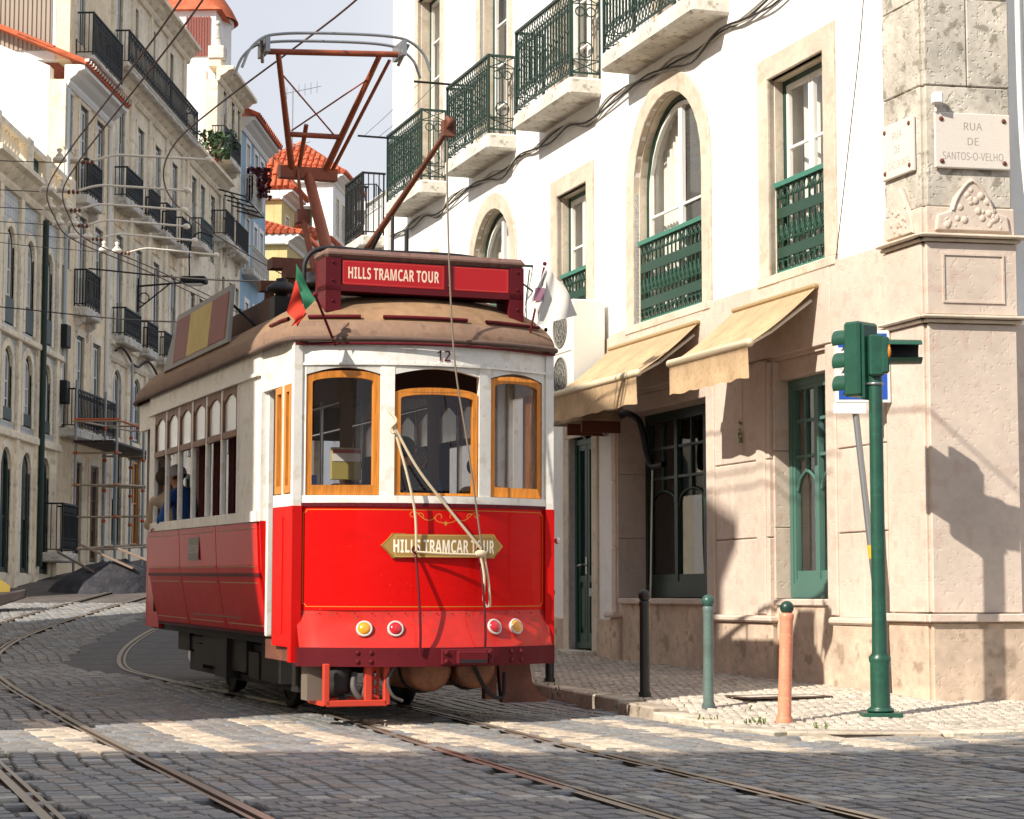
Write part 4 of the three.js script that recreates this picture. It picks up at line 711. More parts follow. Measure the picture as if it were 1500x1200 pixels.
const both = f => [1, -1].forEach(f);
// ---- front end (and the same bodywork again at the rear)
function deco(x, s, w, h, col, fnt = .62) { // wide-spaced narrow capitals with an inner line
  x.save(); x.textAlign = 'center'; x.textBaseline = 'middle'; x.font = `bold ${Math.round(h * fnt)}px sans-serif`; const k = w * .9 / x.measureText(s).width * 1.06; x.translate(w / 2, h * .52); x.scale(k, 1.3); x.fillStyle = col; x.fillText(s, 0, 0); x.restore();
}
{
  const b = TR;
  const W = 1024, H = 402;
  const pt = canvasTex(W, H, x => {
    x.fillStyle = '#cb0c0a'; x.fillRect(0, 0, W, H);
    for (let i = 0; i < 260; i++) { x.fillStyle = `rgba(${rnd() < .5 ? '120,8,8' : '230,60,40'},${.02 + .03 * rnd()})`; x.fillRect(rnd() * W, rnd() * H, 2 + rnd() * 90, 2 + rnd() * 26); }
    for (let i = 0; i < 90; i++) { x.fillStyle = rnd() < .5 ? 'rgba(70,10,10,.5)' : 'rgba(235,190,170,.45)'; x.fillRect(rnd() * W, H * (1 - rnd() * rnd()), 1 + rnd() * 3, 1 + rnd() * 2); }
    x.strokeStyle = '#c08a34'; x.lineWidth = 3; x.beginPath(); const m = 14, c = 12; x.moveTo(m + c, m); x.lineTo(W - m - c, m); x.arc(W - m, m, c, PI, PI / 2, true); x.lineTo(W - m, H - m - c); x.arc(W - m, H - m, c, -PI / 2, PI, true); x.lineTo(m + c, H - m); x.arc(m, H - m, c, 0, -PI / 2, true); x.lineTo(m, m + c); x.arc(m, m, c, PI / 2, 0, true); x.stroke();
    x.lineWidth = 3.2; for (const q of [-1, 1]) { x.save(); x.translate(W * .53, 0); x.scale(q, 1); x.beginPath(); x.moveTo(0, 62); x.bezierCurveTo(30, 66, 52, 52, 40, 36); x.bezierCurveTo(30, 22, 10, 32, 20, 46); x.moveTo(40, 36); x.bezierCurveTo(60, 66, 90, 54, 110, 30); x.bezierCurveTo(124, 16, 148, 20, 142, 36); x.bezierCurveTo(136, 46, 120, 40, 126, 30); x.moveTo(92, 46); x.bezierCurveTo(84, 30, 108, 18, 112, 32); x.stroke(); x.restore(); }
    x.fillStyle = '#c08a34'; x.beginPath(); x.moveTo(W * .53, 56); x.lineTo(W * .53 + 9, 64); x.lineTo(W * .53, 76); x.lineTo(W * .53 - 9, 64); x.fill();
  });
  const panelG = new THREE.BoxGeometry(2.14, .84, .04, 32, 6, 1).translate(0, 1.34, 0);
  const fp = mesh('front_panel', bend(panelG), new THREE.MeshPhysicalMaterial({ map: pt, roughness: .45, specularIntensity: .14, clearcoat: .14, clearcoatRoughness: .06 }), b, true);
  mesh('belt_trim', cs(-1.09, 1.09, 1.755, 1.785, -.02, .035, 30), T.maroon, b);
  // bulging apron, dented a little, and the bumper
  mesh('apron', surf(40, 8, (u, v) => { const x = mix(-1.09, 1.09, u), y = mix(.62, .925, v); return [x, y, zf(x) + .13 * (1 - v) ** 1.4 + .012 + .012 * Math.sin(x * 5 + 1) * Math.sin(v * 3) - .02 * Math.exp(-(((x + .75) / .16) ** 2) - ((v - .6) / .3) ** 2)]; }), T.apron, b);
  const bump = mesh('bumper', cs(-1.1, 1.1, .475, .625, .06, .165, 30), T.maroon, b);
  for (const cx of [-.62, .68]) for (const [dx, dy] of [[-.05, .035], [.05, .035], [-.05, -.035], [.05, -.035]]) mesh('bolt', sph(cx + dx, .55 + dy, zf(cx + dx) + .167, .02, 1, 1, .7, 8, 6), T.maroon, bump);
  const cp = mesh('coupler', [cb(-.02, .42, .485, .615, .49, .54, .01), cb(.1, .36, .49, .6, .53, .58, .012)], T.maroon, b);
  for (const [x, y] of [[.02, .585], [.02, .515], [.39, .585], [.39, .515]]) mesh('bolt', sph(x, y, .545, .022, 1, 1, .7, 8, 6), T.maroon, cp);
  mesh('slot', bb(.12, .34, .505, .53, .57, .583), T.black, cp);
  for (const [x, y, c] of [[-.6, .775, 0xe79a12], [-.36, .775, 0xc01020], [.5, .785, 0xc01020], [.72, .785, 0xe79a12]]) {
    const z = zf(x) + .075, l = mesh('headlight', [torus(.057, .011, 0, 0, 0, 20), lathe([[.03, -.05], [.06, -.03], [.066, .0]], 18).rotateX(PI / 2)].map(g => g.rotateX(-.3).rotateY(x * .5).translate(x, y, z)), std(0xc4c0b8, .4), b);
    mesh('lens', lathe([[.052, 0], [.048, .014], [.03, .026], [0, .031]], 18).rotateX(PI / 2).rotateX(-.3).rotateY(x * .5).translate(x, y, z), new THREE.MeshPhysicalMaterial({ color: c, roughness: .2, clearcoat: 1 }), l);
  }
  // name board
  const oct = poly([[-.53, 0], [-.47, .06], [-.44, .1], [.44, .1], [.47, .06], [.53, 0], [.47, -.06], [.44, -.1], [-.44, -.1], [-.47, -.06]]);
  const bt = canvasTex(1024, 194, (x, w, h) => { x.fillStyle = '#9c7a3e'; x.fillRect(0, 0, w, h); x.strokeStyle = '#c9a45c'; x.lineWidth = 5; x.strokeRect(92, 8, w - 184, h - 16); x.save(); x.translate(50, 0); deco(x, 'HILLS TRAMCAR TOUR', w - 100, h, '#f3ead6', .6); x.restore(); });
  const nb = mesh('name_board', cr(new THREE.Shape(oct.getPoints().map(p => new THREE.Vector2(p.x + .06, p.y + 1.44))), .025, .022), T.gold, b);
  { const g = new THREE.PlaneGeometry(1.06 * .98, .2 * .93, 24, 1).translate(.06, 1.44, .049); bend(g); mesh('lettering', g.clone(), std(white, .45, { map: (() => { bt.needsUpdate = true; return bt; })(), transparent: false }), nb, true); }
  // the lettering sheet is cut to the board
  nb.children[0].geometry = (() => { const g = new THREE.ShapeGeometry(new THREE.Shape(oct.getPoints().map(p => new THREE.Vector2(p.x * .97, p.y * .93))), 1); const q = new THREE.PlaneGeometry(1.028, .186, 24, 1); const p = q.attributes.position; for (let i = 0; i < p.count; i++) { const x = p.getX(i), y = p.getY(i), lim = Math.abs(x) > .427 ? mix(.093, .0, clamp((Math.abs(x) - .427) / .088)) : .093; p.setXYZ(i, x + .06, Math.sign(y) * Math.min(Math.abs(y), lim) + 1.44, .049); } return bend(q); })();
  // white window band: sill, posts, header band
  mesh('window_sill', cs(-1.09, 1.09, 1.785, 1.845, -.04, .03, 30), T.cream, b);
  mesh('head_band', cs(-1.1, 1.1, 2.92, 3.1, -.04, .02, 30), T.cream, b);
  mesh('band_trim', cs(-1.1, 1.1, 2.905, 2.925, -.03, .032, 30), T.cream, b);
  for (const [x0, x1] of [[-1.1, -1.03], [-.475, -.365], [.365, .475], [1.03, 1.1]]) mesh('window_post', cs(x0, x1, 1.845, 2.91, -.05, .02, 2), T.cream, b);
  const arch = (x0, x1, y0, y1, n = 10) => { const p = [[x0, y1], [x0, y0]]; for (let i = 0; i <= n; i++) { const t = i / n; p.push([mix(x0, x1, t), y0 + .055 * Math.sin(PI * t)]); } p.push([x1, y1]); return poly(p); };
  for (const [x0, x1] of [[-1.03, -.475], [-.365, .365], [.475, 1.03]]) mesh('arch_header', cr(arch(x0, x1, 2.83, 2.91), .06, -.045), T.cream, b);
  for (const [x0, x1, yt] of [[-1.03, -.475, 2.86], [.475, 1.03, 2.86], [-.36, .36, 2.73]]) {
    const s = opening(x0 + .004, x1 - .004, 1.85, yt, .05); s.holes.push(opening(x0 + .05, x1 - .05, yt < 2.8 ? 1.87 : 1.93, yt - .055, .04, THREE.Path));
    const f = mesh('windscreen_frame', cr(s, .05, -.05), mat.orangeWood, b);
    const gl = new THREE.PlaneGeometry(x1 - x0 - .08, yt - 1.92, 8, 1).translate((x0 + x1) / 2, (yt + 1.9) / 2 - .02, -.028); bend(gl); mesh('glass', gl, mat.glass, f, true);
  }
  { const g = []; for (let x = -1.05; x <= 1.06; x += .105) g.push(sph(x, 2.935, zf(x) + .022, .007, 1, 1, .6, 6, 4)); stuff(mesh('rivets', g, T.cream, b)); const h = []; for (let x = -1.05; x <= 1.06; x += .13) h.push(sph(x, 1.77, zf(x) + .036, .007, 1, 1, .6, 6, 4), sph(x, .895, zf(x) + .034, .006, 1, 1, .6, 6, 4)); stuff(mesh('rivets', h, T.maroon, b)); }
  // number on the band, hand rail in front of it
  mesh('number', bend(text3('12', .085, .006, fontThin).translate(0, 2.95, 0).translate(.04, 0, .022)), T.maroon, b);
  const hp = []; for (let i = 0; i <= 20; i++) { const x = mix(-1.13, 1.13, i / 20); hp.push([x, 3.075, zf(clamp(x, -1.05, 1.05)) + .06]); } mesh('hand_rail', [tube(hp, .012, 40, 6), ...[-.75, -.25, .3, .8].map(x => cyl([x, 3.075, zf(x) + .06], [x, 3.08, zf(x) - .0], .01))], T.maroon, b);
  // rods, ropes
  for (const x of [-.2, .36]) mesh('rope_hook', [tube([[x, .585, zf(x) + .19], [x, .75, zf(x) + .2], [x, 1.1, zf(x) + .14], [x, 1.34, zf(x) + .06], [x, 1.4, zf(x) + .03]], .011, 24, 6), torus(.025, .008, x, 1.41, zf(x) + .05, 12)], T.maroon, b);
  const z0 = zf(.1) + .1;
  mesh('tie_rope', [tube([[-.2, 1.4, z0 - .03], [-.22, 1.7, z0 - .01], [-.29, 2.0, z0], [-.4, 2.42, z0 - .05]], .011, 30, 6), tube([[-.4, 2.42, z0 - .05], [-.2, 2.06, z0 - .01], [.1, 1.7, z0 - .01], [.35, 1.42, z0 - .02]], .012, 30, 6), tube([[-.2, 1.39, z0 - .02], [.05, 1.375, z0 + .01], [.35, 1.37, z0 - .02]], .01, 16, 6), tube([[.33, 1.4, z0], [.37, 1.2, z0], [.38, .98, z0 - .02], [.42, .94, z0 - .02], [.42, 1.1, z0 - .02], [.37, 1.38, z0 - .01]], .011, 30, 6), sph(.34, 1.38, z0, .04, 1.3, .8, .8, 8, 6), tube([[-.42, 2.52, z0 - .07], [-.38, 2.44, z0 - .02], [-.42, 2.38, z0 - .04], [-.4, 2.34, z0 - .02]], .013, 14, 5)], mat.rope, b);
  // platform sides: narrow wood windows and red panels (left), the same at right
  both(q => {
    const X = t => q * mix(1.1, 1.13, t);
    const side = (z0_, z1_, y0, y1, t, m, name) => mesh(name, bb(-t / 2, t / 2, y0, y1, z0_, z1_).rotateY(-q * .033).translate(q * 1.1, 0, 0), m, b);
    side(-.56, .02, .62, 1.76, .05, T.red, 'platform_panel'); side(-.5, -.26, .72, 1.68, .062, T.red, 'door_panel'); side(-.56, .02, 1.76, 1.86, .055, T.cream, 'platform_sill'); side(-.95, .02, 2.76, 3.12, .05, T.cream, 'platform_head');
    for (const [a, e] of [[-.56, -.3], [-.26, -.04]]) { const s = ringShape(a, e, 1.87, 2.76, 0, .06); const f = mesh('platform_window', ext(s, .05, -.025).rotateY(-PI / 2).scale(1, 1, 1).rotateY(0).translate(q * 1.11, 0, 0), mat.orangeWood, b); mesh('glass', new THREE.PlaneGeometry(e - a - .1, .8).rotateY(PI / 2).translate(q * 1.11, 2.315, (a + e) / 2), mat.glass, f); }
    side(-.3, -.26, 1.86, 2.76, .06, T.cream, 'platform_post'); side(-.02, .05, .55, 3.1, .07, T.cream, 'corner_post');
    side(-.04, .06, .5, 1.76, .08, T.red, 'corner_strip');
  });
  // saloon: lower panels with tumblehome, waist rail, pillars, header, upper sashes
  const ZF = -.95, ZR = -6.02, prof = y => y > 1.25 ? 1.17 - .02 * (1.66 - y) / .41 : mix(1.02, 1.15, Math.pow(clamp((y - .68) / .57), .7));
  const lean = (x0_, y0, y1, z0_, z1_, t, q) => { const g = new THREE.BoxGeometry(t, y1 - y0, z1_ - z0_, 1, 6, 1).translate(0, (y0 + y1) / 2, (z0_ + z1_) / 2), o = flat(g), p = o.attributes.position; for (let i = 0; i < p.count; i++) p.setX(i, q * (prof(p.getY(i)) + p.getX(i) + x0_)); o.computeVertexNormals(); return o; };
  both(q => {
    const cols = [ZF - .02, -2.62, -4.32, ZR];
    mesh('side_backing', lean(-.03, .68, 1.66, ZR, ZF, .03, q), T.red, b);
    for (let c = 0; c < 3; c++) for (const [y0, y1] of [[.7, 1.19], [1.21, 1.65]]) mesh('side_panel', lean(0, y0, y1, cols[c + 1] + .012, cols[c] - .012, .024, q), T.red, b);
    for (let c = 0; c < 3; c++) for (const [y0, y1] of [[.76, 1.13], [1.27, 1.6]]) { const za = cols[c + 1] + .1, zb = cols[c] - .1; mesh('pinstripe', [[y0, za, zb], [y1, za, zb]].map(([y, u, v]) => cyl([q * (prof(y) + .014), y, u], [q * (prof(y) + .014), y, v], .004, .004, 4)), T.gold, b); }
    mesh('mid_trim', lean(.012, 1.185, 1.215, ZR, ZF, .02, q), T.maroon, b); mesh('bottom_trim', lean(.01, .675, .705, ZR, ZF, .03, q), T.maroon, b);
    mesh('waist_rail', bb(q > 0 ? 1.12 : -1.2, q > 0 ? 1.2 : -1.12, 1.655, 1.745, ZR - .02, ZF + .02), T.cream, b);
    mesh('letter_band', bb(q > 0 ? 1.13 : -1.18, q > 0 ? 1.18 : -1.13, 2.92, 3.15, ZR, ZF + .02), T.cream, b); mesh('band_moulding', bb(q > 0 ? 1.13 : -1.205, q > 0 ? 1.205 : -1.13, 2.9, 2.93, ZR, ZF + .02), T.cream, b);
    const zs = [-1.78, -2.44, -3.1, -3.76, -4.42, -5.08, -5.74];
    mesh('end_panel', bb(q > 0 ? 1.13 : -1.172, q > 0 ? 1.172 : -1.13, 1.745, 2.9, -1.74, ZF), T.cream, b); mesh('end_panel', bb(q > 0 ? 1.13 : -1.172, q > 0 ? 1.172 : -1.13, 1.745, 2.9, ZR, -5.78), T.cream, b);
    for (const z of zs) mesh('pillar', cb(q > 0 ? 1.13 : -1.178, q > 0 ? 1.178 : -1.13, 1.745, 2.9, z - .032, z + .032, .01), T.cream, b);
    for (let k = 0; k < 6; k++) {
      const a = zs[k + 1] + .032, e = zs[k] - .032, n = 10, pts = [[a, 2.9], [a, 2.76]]; for (let i = 0; i <= n; i++) pts.push([mix(a, e, i / n), 2.74 + .1 * Math.sin(PI * i / n)]); pts.push([e, 2.9]);
      const hd = mesh('arch_head', ext(poly(pts), .05, -.025).rotateY(-PI / 2).translate(q * 1.145, 0, 0), mat.brownWood, b);
      const sh = mesh('upper_sash', [bb(-.024, .024, 2.44, 2.5, a, e), bb(-.02, .02, 2.5, 2.8, a, a + .035), bb(-.02, .02, 2.5, 2.8, e - .035, e)].map(g => g.translate(q * 1.157, 0, 0)), mat.brownWood, b);
      mesh('frosted_pane', new THREE.PlaneGeometry(e - a - .05, .34).rotateY(PI / 2).translate(q * 1.157, 2.66, (a + e) / 2), new THREE.MeshPhysicalMaterial({ color: 0xeef0ee, roughness: .25, transmission: .35, thickness: 0, side: THREE.DoubleSide }), sh);
    }
  });
  const cur = std(0x4a1c16, .95); for (let k = 1; k < 6; k++) mesh('window_curtain', surf(20, 1, (u, v) => [1.06 + .015 * Math.sin(u * 30), mix(1.72, 2.48, v), mix(-1.82 - k * .66, -2.4 - k * .66, u)]), cur, b);
  for (let k = 0; k < 4; k++) mesh('window_curtain', surf(10, 1, (u, v) => [-1.07 + .02 * Math.sin(u * 16), mix(1.74, 2.48, v), -1.78 - k * .66 + mix(-.14, .1, u)]), cur, b);
  // ends of the saloon, with the step from the wider body, and inner bulkheads
  for (const z of [ZF, ZR]) {
    both(q => { mesh('saloon_end', ext(poly([[.98, .68], [1.02, .68], [1.15, 1.25], [1.17, 1.66], [.98, 1.66]].map(p => [p[0] * q, p[1]])), .04, z), T.red, b); mesh('saloon_end', bb(Math.min(q * .98, q * 1.17), Math.max(q * .98, q * 1.17), 1.66, 3.1, z, z + .04), T.cream, b); mesh('door_post', cb(q > 0 ? 1.06 : -1.12, q > 0 ? 1.12 : -1.06, z === ZF ? .68 : 1.7, 2.92, z + .04, z + .08, .01), T.cream, b); });
    mesh('bulkhead', ext((() => { const s = poly([[-1.1, .8], [1.1, .8], [1.1, 3.1], [-1.1, 3.1]]); s.holes.push(poly([[-.35, .8], [.35, .8], [.35, 2.75], [-.35, 2.75]]), poly([[-1.0, 1.75], [-.45, 1.75], [-.45, 2.7], [-1.0, 2.7]]), poly([[.45, 1.75], [1.0, 1.75], [1.0, 2.7], [.45, 2.7]])); return s; })(), .04, z - .05), T.interior, b);
  }
  mesh('floor', bb(-.97, .97, .74, .8, -7, .02), T.interior, b); mesh('ceiling', bb(-1.1, 1.1, 3.08, 3.1, -6.95, .05), std(0x8d7a60, .8), b);
  both(q => mesh('bench', [cb(q > 0 ? .62 : -1.08, q > 0 ? 1.08 : -.62, 1.14, 1.22, q > 0 ? -5.9 : -4.2, -1.9, .02), cb(q > 0 ? .66 : -1.08, q > 0 ? 1.08 : -.66, .8, 1.14, q > 0 ? -5.85 : -4.15, -1.95, .01)], mat.brownWood, b));
  mesh('grab_rails', [cyl([-.45, 2.7, -6], [-.45, 2.7, -1], .015), cyl([.45, 2.7, -6], [.45, 2.7, -1], .015), cyl([-.45, .8, -1.6], [-.45, 3.08, -1.6], .016), cyl([.45, .8, -3.4], [.45, 3.08, -3.4], .016)], mat.chrome, b);
  mesh('controller', [cb(-.25, .15, .8, 1.85, -.12, .12, .03), lathe([[.13, 1.85], [.13, 1.9], [.02, 1.92]], 14, -.05, 0, 0), cyl([-.05, 1.92, 0], [.12, 1.95, .02], .012)], T.black, b);
  const notice = mesh('notice_board', cb(-.56, -.29, 2.02, 2.3, -.9, -.87, .005), std(0x9c8c48, .6), b); mesh('notice_header', bb(-.55, -.3, 2.18, 2.29, -.87, -.866), mat.curtain, notice); mesh('notice_stripe', bb(-.55, -.3, 2.25, 2.285, -.866, -.863), std(0x8f1d1d, .5), notice);
  mesh('ticket_reader', cb(-1.0, -.88, 1.86, 2.02, -.2, -.14, .01), std(0x1c4a8c, .4), b);
  // rear end
  const rear = [[.62, 1.76, T.red, 'rear_panel'], [1.76, 1.86, T.cream, 'rear_sill'], [2.84, 3.1, T.cream, 'rear_band']];
  for (const [y0, y1, m, n] of rear) mesh(n, cs(-1.0, 1.0, y0, y1, -.03, .03, 20).rotateY(PI).translate(0, 0, -6.95), m, b);
  for (const x of [-.98, -.42, .42, .98]) mesh('rear_post', cs(x - .05, x + .05, 1.86, 2.84, -.04, .02, 2).rotateY(PI).translate(0, 0, -6.95), T.cream, b);
  both(q => { mesh('rear_side', bb(q > 0 ? .96 : -1.0, q > 0 ? 1.0 : -.96, .62, 1.8, -6.95, -6.25), T.red, b); mesh('rear_head', bb(q > 0 ? 1.07 : -1.12, q > 0 ? 1.12 : -1.07, 2.8, 3.1, -6.95, -6.02), T.cream, b); });

  // ---- roof: shallow dome to an overhanging edge
  const spine = z => clamp(z, -5.6, -1.35);
  const edge = []; // once round the plan: front bow, long side, rear bow, long side
  for (let i = 0; i <= 16; i++) { const x = mix(1.14, -1.14, i / 16); edge.push([x, .36 * (1 - (x / 1.2) ** 2) + .03]); }
  edge.push([-1.19, -.06], [-1.215, -.3], [-1.215, -3.5], [-1.215, -6.65], [-1.19, -6.9]);
  for (let i = 0; i <= 16; i++) { const x = mix(-1.14, 1.14, i / 16); edge.push([x, -6.95 - .36 * (1 - (x / 1.2) ** 2) - .03]); }
  edge.push([1.19, -6.9], [1.215, -6.65], [1.215, -3.5], [1.215, -.3], [1.19, -.06]);
  const eL = [0]; for (let i = 1; i <= edge.length; i++) { const p = edge[i - 1], q = edge[i % edge.length]; eL.push(eL[i - 1] + Math.hypot(p[0] - q[0], p[1] - q[1])); }
  const outline = t => { const d = ((t % 1) + 1) % 1 * eL[edge.length]; let i = 0; while (eL[i + 1] < d) i++; const k = (d - eL[i]) / (eL[i + 1] - eL[i]), p = edge[i], q = edge[(i + 1) % edge.length]; return [mix(p[0], q[0], k), mix(p[1], q[1], k)]; };
  const HR = r => .55 * Math.pow(Math.max(0, 1 - Math.pow(r, 2.4)), .56);
  const tilt = z => 3.115;
  const dome = (r0, r1, m, name) => mesh(name, surf(200, 14, (u, v) => { const [ox, oz] = outline(u), r = mix(r1, r0, v), sz = spine(oz); return [ox * r, tilt(0) + HR(r) + .01 * Math.sin(u * 40) * (1 - r), sz + (oz - sz) * r]; }), m, b);
  dome(0, .955, T.roof, 'roof'); dome(.955, 1.0, std(white, .85, { map: worn([134, 106, 86], 1.1, .14, { seed: 147, spots: .4, spot: [96, 72, 60] }), bumpMap: grit, bumpScale: .002 }), 'roof_edge');
  mesh('roof_rim', tube(Array.from({ length: 160 }, (_, i) => { const [x, z] = outline(i / 160); return [x, 3.115, z]; }), .022, 320, 6, true), T.roofSide, b);
  const strip = (u0, u1, r) => tube(Array.from({ length: 9 }, (_, i) => { const [ox, oz] = outline(mix(u0, u1, i / 8)), sz = spine(oz); return [ox * r, 3.125 + HR(r) + .015, sz + (oz - sz) * r]; }), .016, 24, 6);
  for (const [a, e] of [[.005, .038], [.048, .088], [.098, .122], [.135, .165], [.975, .998]]) mesh('rain_strip', strip(a, e, .95), T.maroon, b);

  // ---- route sign box across the front of the roof
  const sb = mesh('route_box', [bb(-.87, .87, 3.535, 3.585, -.28, .02), bb(-.87, -.74, 3.36, 3.81, -.3, .02), bb(.74, .87, 3.28, 3.81, -.3, .02), bb(.16, .23, 3.585, 3.8, -.02, .022), bb(-.86, .86, 3.56, 3.82, -.29, -.26)], T.maroon, b);
  mesh('box_cap', cb(-.885, .885, 3.80, 3.885, -.34, .035, .035), std(white, .85, { map: worn([116, 88, 78], .8, .12, { seed: 135, spots: .4, spot: [92, 52, 50] }) }), sb);
  const st = canvasTex(768, 190, (x, w, h) => { x.fillStyle = '#b40e12'; x.fillRect(0, 0, w, h); x.strokeStyle = '#c4493c'; x.lineWidth = 4; x.strokeRect(12, 12, w - 24, h - 24); x.save(); x.translate(24, 0); deco(x, 'HILLS TRAMCAR TOUR', w - 48, h, '#f0dcc0', .5); x.restore(); });
  const blank = canvasTex(384, 190, (x, w, h) => { x.fillStyle = '#b40e12'; x.fillRect(0, 0, w, h); x.strokeStyle = '#c4493c'; x.lineWidth = 4; x.strokeRect(10, 10, w - 20, h - 20); });
  mesh('route_sign', new THREE.PlaneGeometry(.89, .205).translate(-.285, 3.692, .012), std(white, .35, { map: st }), sb, true);
  mesh('route_sign', new THREE.PlaneGeometry(.5, .205).translate(.485, 3.692, .012), std(white, .35, { map: blank }), sb, true);
  for (const x of [-.81, .81, .195]) for (const y of [3.62, 3.77, 3.45]) if (!(x < .5 && x > 0 && y < 3.5)) mesh('rivet', sph(x, y, .024, .012, 1, 1, .7, 6, 5), T.maroon, sb);
  mesh('sign_stay', [ext(poly([[0, 0], [.34, 0], [0, .26]]), .02, 0).rotateY(PI / 2).translate(-.8, 3.3, .0), ext(poly([[0, 0], [.34, 0], [0, .26]]), .02, 0).rotateY(PI / 2).translate(.78, 3.3, .0)], T.maroon, sb);
  mesh('roof_guard_rail', [tube([[-.92, 3.62, -.5], [-.9, 3.86, -.5], [-.8, 3.95, -.5], [-.3, 3.96, -.5], [.55, 3.96, -.5], [.68, 3.93, -.5], [.76, 3.8, -.5]], .022, 40, 7), tube([[-.3, 3.7, -.6], [-.3, 3.95, -.52]], .02, 4, 6), bb(-.45, .35, 3.92, 3.96, -.62, -.58), cyl([.05, 3.55, -.7], [.05, 4.2, -.7], .02)], T.black, b);
  // ---- long side boards on the roof
  both(q => {
    const f = mesh('side_board', [bb(-.02, .02, 0, .56, -5.2, -2.2)], T.grey, b); const g = [];
    f.geometry = muv(flat(mergeGeometries([ext(poly([[2.15, 0], [5.3, 0], [4.8, .56], [2.25, .56]].map(p => [-p[0], p[1]])), .03, -.015).rotateY(-PI / 2).scale(1, 1, 1)])));
    f.position.set(q * 1.1, 3.36, -.35); f.rotation.z = q * .1;
    const pan = (a, e, m) => mesh('board_colour', bb(-.02, .02, .05, .5, -e, -a), m, f);
    pan(2.32, 3.05, std(white, .6, { map: worn([132, 62, 56], .9, .08, { seed: 141 }) })); pan(3.06, 4.1, std(white, .6, { map: worn([196, 170, 84], .9, .08, { seed: 143 }) })); pan(4.11, 4.78, std(white, .6, { map: worn([126, 58, 54], .9, .08, { seed: 145 }) }));
    mesh('board_brace', [cyl([0, .45, -2.5], [-q * .45, .08, -2.3], .014), cyl([0, .45, -4.5], [-q * .45, .08, -4.4], .014)], T.black, f);
  });
  // ---- vents, resistor boxes, fan dome
  for (const [x, z] of [[-.86, -1.5], [-.72, -1.05]]) mesh('roof_vent', [bb(x - .085, x + .085, 3.3, 3.66, z - .1, z + .1), lathe([[.05, 3.66], [.06, 3.7], [.13, 3.71], [.14, 3.74], [.09, 3.79], [.05, 3.8], [.05, 3.83], [0, 3.84]], 14, x, 0, z)], T.black, b);
  mesh('fan_dome', [sph(-.58, 3.4, -.72, .3, 1, .72, 1.2, 16, 10)], T.black, b);
  mesh('resistor_box', [bb(-.75, .2, 3.5, 3.78, -4.9, -2.0), bb(-.8, -.76, 3.46, 3.74, -2.6, -1.8)], T.roofSide, b);
  mesh('blue_cover', sph(-.62, 3.42, -.3, .13, 1.2, .6, .8, 12, 8), std(0x26345c, .6), b);
  // ---- pantograph: base frame, leaning mast, upper frame, collector bars with horns
  mesh('pantograph_base', [bb(-.65, .65, 3.95, 4.05, -2.35, -2.2), bb(-.65, .65, 3.95, 4.05, -3.3, -3.15), bb(-.5, -.4, 3.95, 4.05, -3.3, -2.2), bb(.4, .5, 3.95, 4.05, -3.3, -2.2), ...[[-.55, -2.28], [.55, -2.28], [-.55, -3.22], [.55, -3.22]].flatMap(([x, z]) => [cyl([x, 3.4, z], [x, 3.95, z], .05), lathe([[.08, 3.72], [.09, 3.76], [.05, 3.8], [.09, 3.84], [.05, 3.88]], 10, x, 0, z)]), bb(-.75, -.45, 4.05, 4.15, -2.5, -2.3)], T.rustBrown, b);
  const yk = 5.28, zk = -3.9, yt = 6.42, zt = -3.0;
  mesh('pantograph_mast', [cyl([0, 4.0, -2.8], [0, yk, zk], .066, .054, 12), bb(-.3, .3, yk - .06, yk + .06, zk - .06, zk + .06), cyl([-.28, yk, zk], [.28, yk, zk], .055, .055, 10)], T.panto, b);
  mesh('thrust_rod', [cyl([-.14, 4.0, -2.95], [-.12, 4.75, -3.6], .034, .034, 8), bb(-.19, -.06, 4.72, 4.84, -3.68, -3.56), cyl([-.12, 4.8, -3.62], [-.12, yk + .02, zk + .05], .018), cyl([-.1, yk, zk], [-.1, 5.72, -3.6], .024)], T.panto, b);
  const roll = .068, at = (f, w) => [w * .96, mix(yk, yt - .12, f) + roll * w * f, mix(zk, zt, f)];
  mesh('upper_frame', [cyl(at(0, -.17), at(1, -.57), .036, .027, 10), cyl(at(0, .17), at(1, .5), .036, .027, 10), cyl(at(0, .24), at(.97, .62), .022, .018, 8), cyl(at(.33, -.27), at(.33, .26), .028, .028, 8), cyl([-.71, yt - .1 - roll * .74, zt], [.69, yt - .1 + roll * .72, zt], .03, .03, 10)], T.panto, b);
  mesh('cross_stay', [cyl(at(.36, -.27), at(.82, .44), .009, .009, 5), cyl(at(.34, .2), at(.84, -.5), .009, .009, 5)], T.panto, b);
  const shoe = (z, dy) => tube([[-.98, yt - .3 + dy, z], [-.9, yt - .12 + dy, z], [-.76, yt + dy, z], [-.6, yt + .035 + dy, z], [0, yt + .055 + dy, z], [.6, yt + .035 + dy, z], [.76, yt + dy, z], [.92, yt - .12 + dy, z], [1.0, yt - .3 + dy, z]].map(p => [p[0] * .96, p[1] + roll * p[0], p[2]]), .015, 50, 6);
  const cbr = mesh('collector', [shoe(zt + .16, 0), shoe(zt - .16, 0)], mat.steel, b);
  for (const x of [-.69, .69]) mesh('collector_bracket', [bb(x - .022, x + .022, yt - .14, yt + .01, zt - .17, zt + .17).translate(0, roll * x, 0), cyl([x, yt - .2 + roll * x, zt - .05], [x * 1.08, yt - .02 + roll * x, zt + .12], .018)], mat.steel, cbr);
  // ---- trolley pole drawn down by its rope
  const hx = 0.06, hy = 4.86, hz = .36;
  const tp = mesh('trolley_pole', [cyl([0, 4.0, -2.4], [hx, hy, hz], .036, .022, 10), bb(-.14, .14, 3.6, 3.75, -2.7, -2.1), lathe([[.09, 3.75], [.09, 4.0], [.03, 4.06]], 12, 0, 0, -2.4)], T.rustBrown, b);
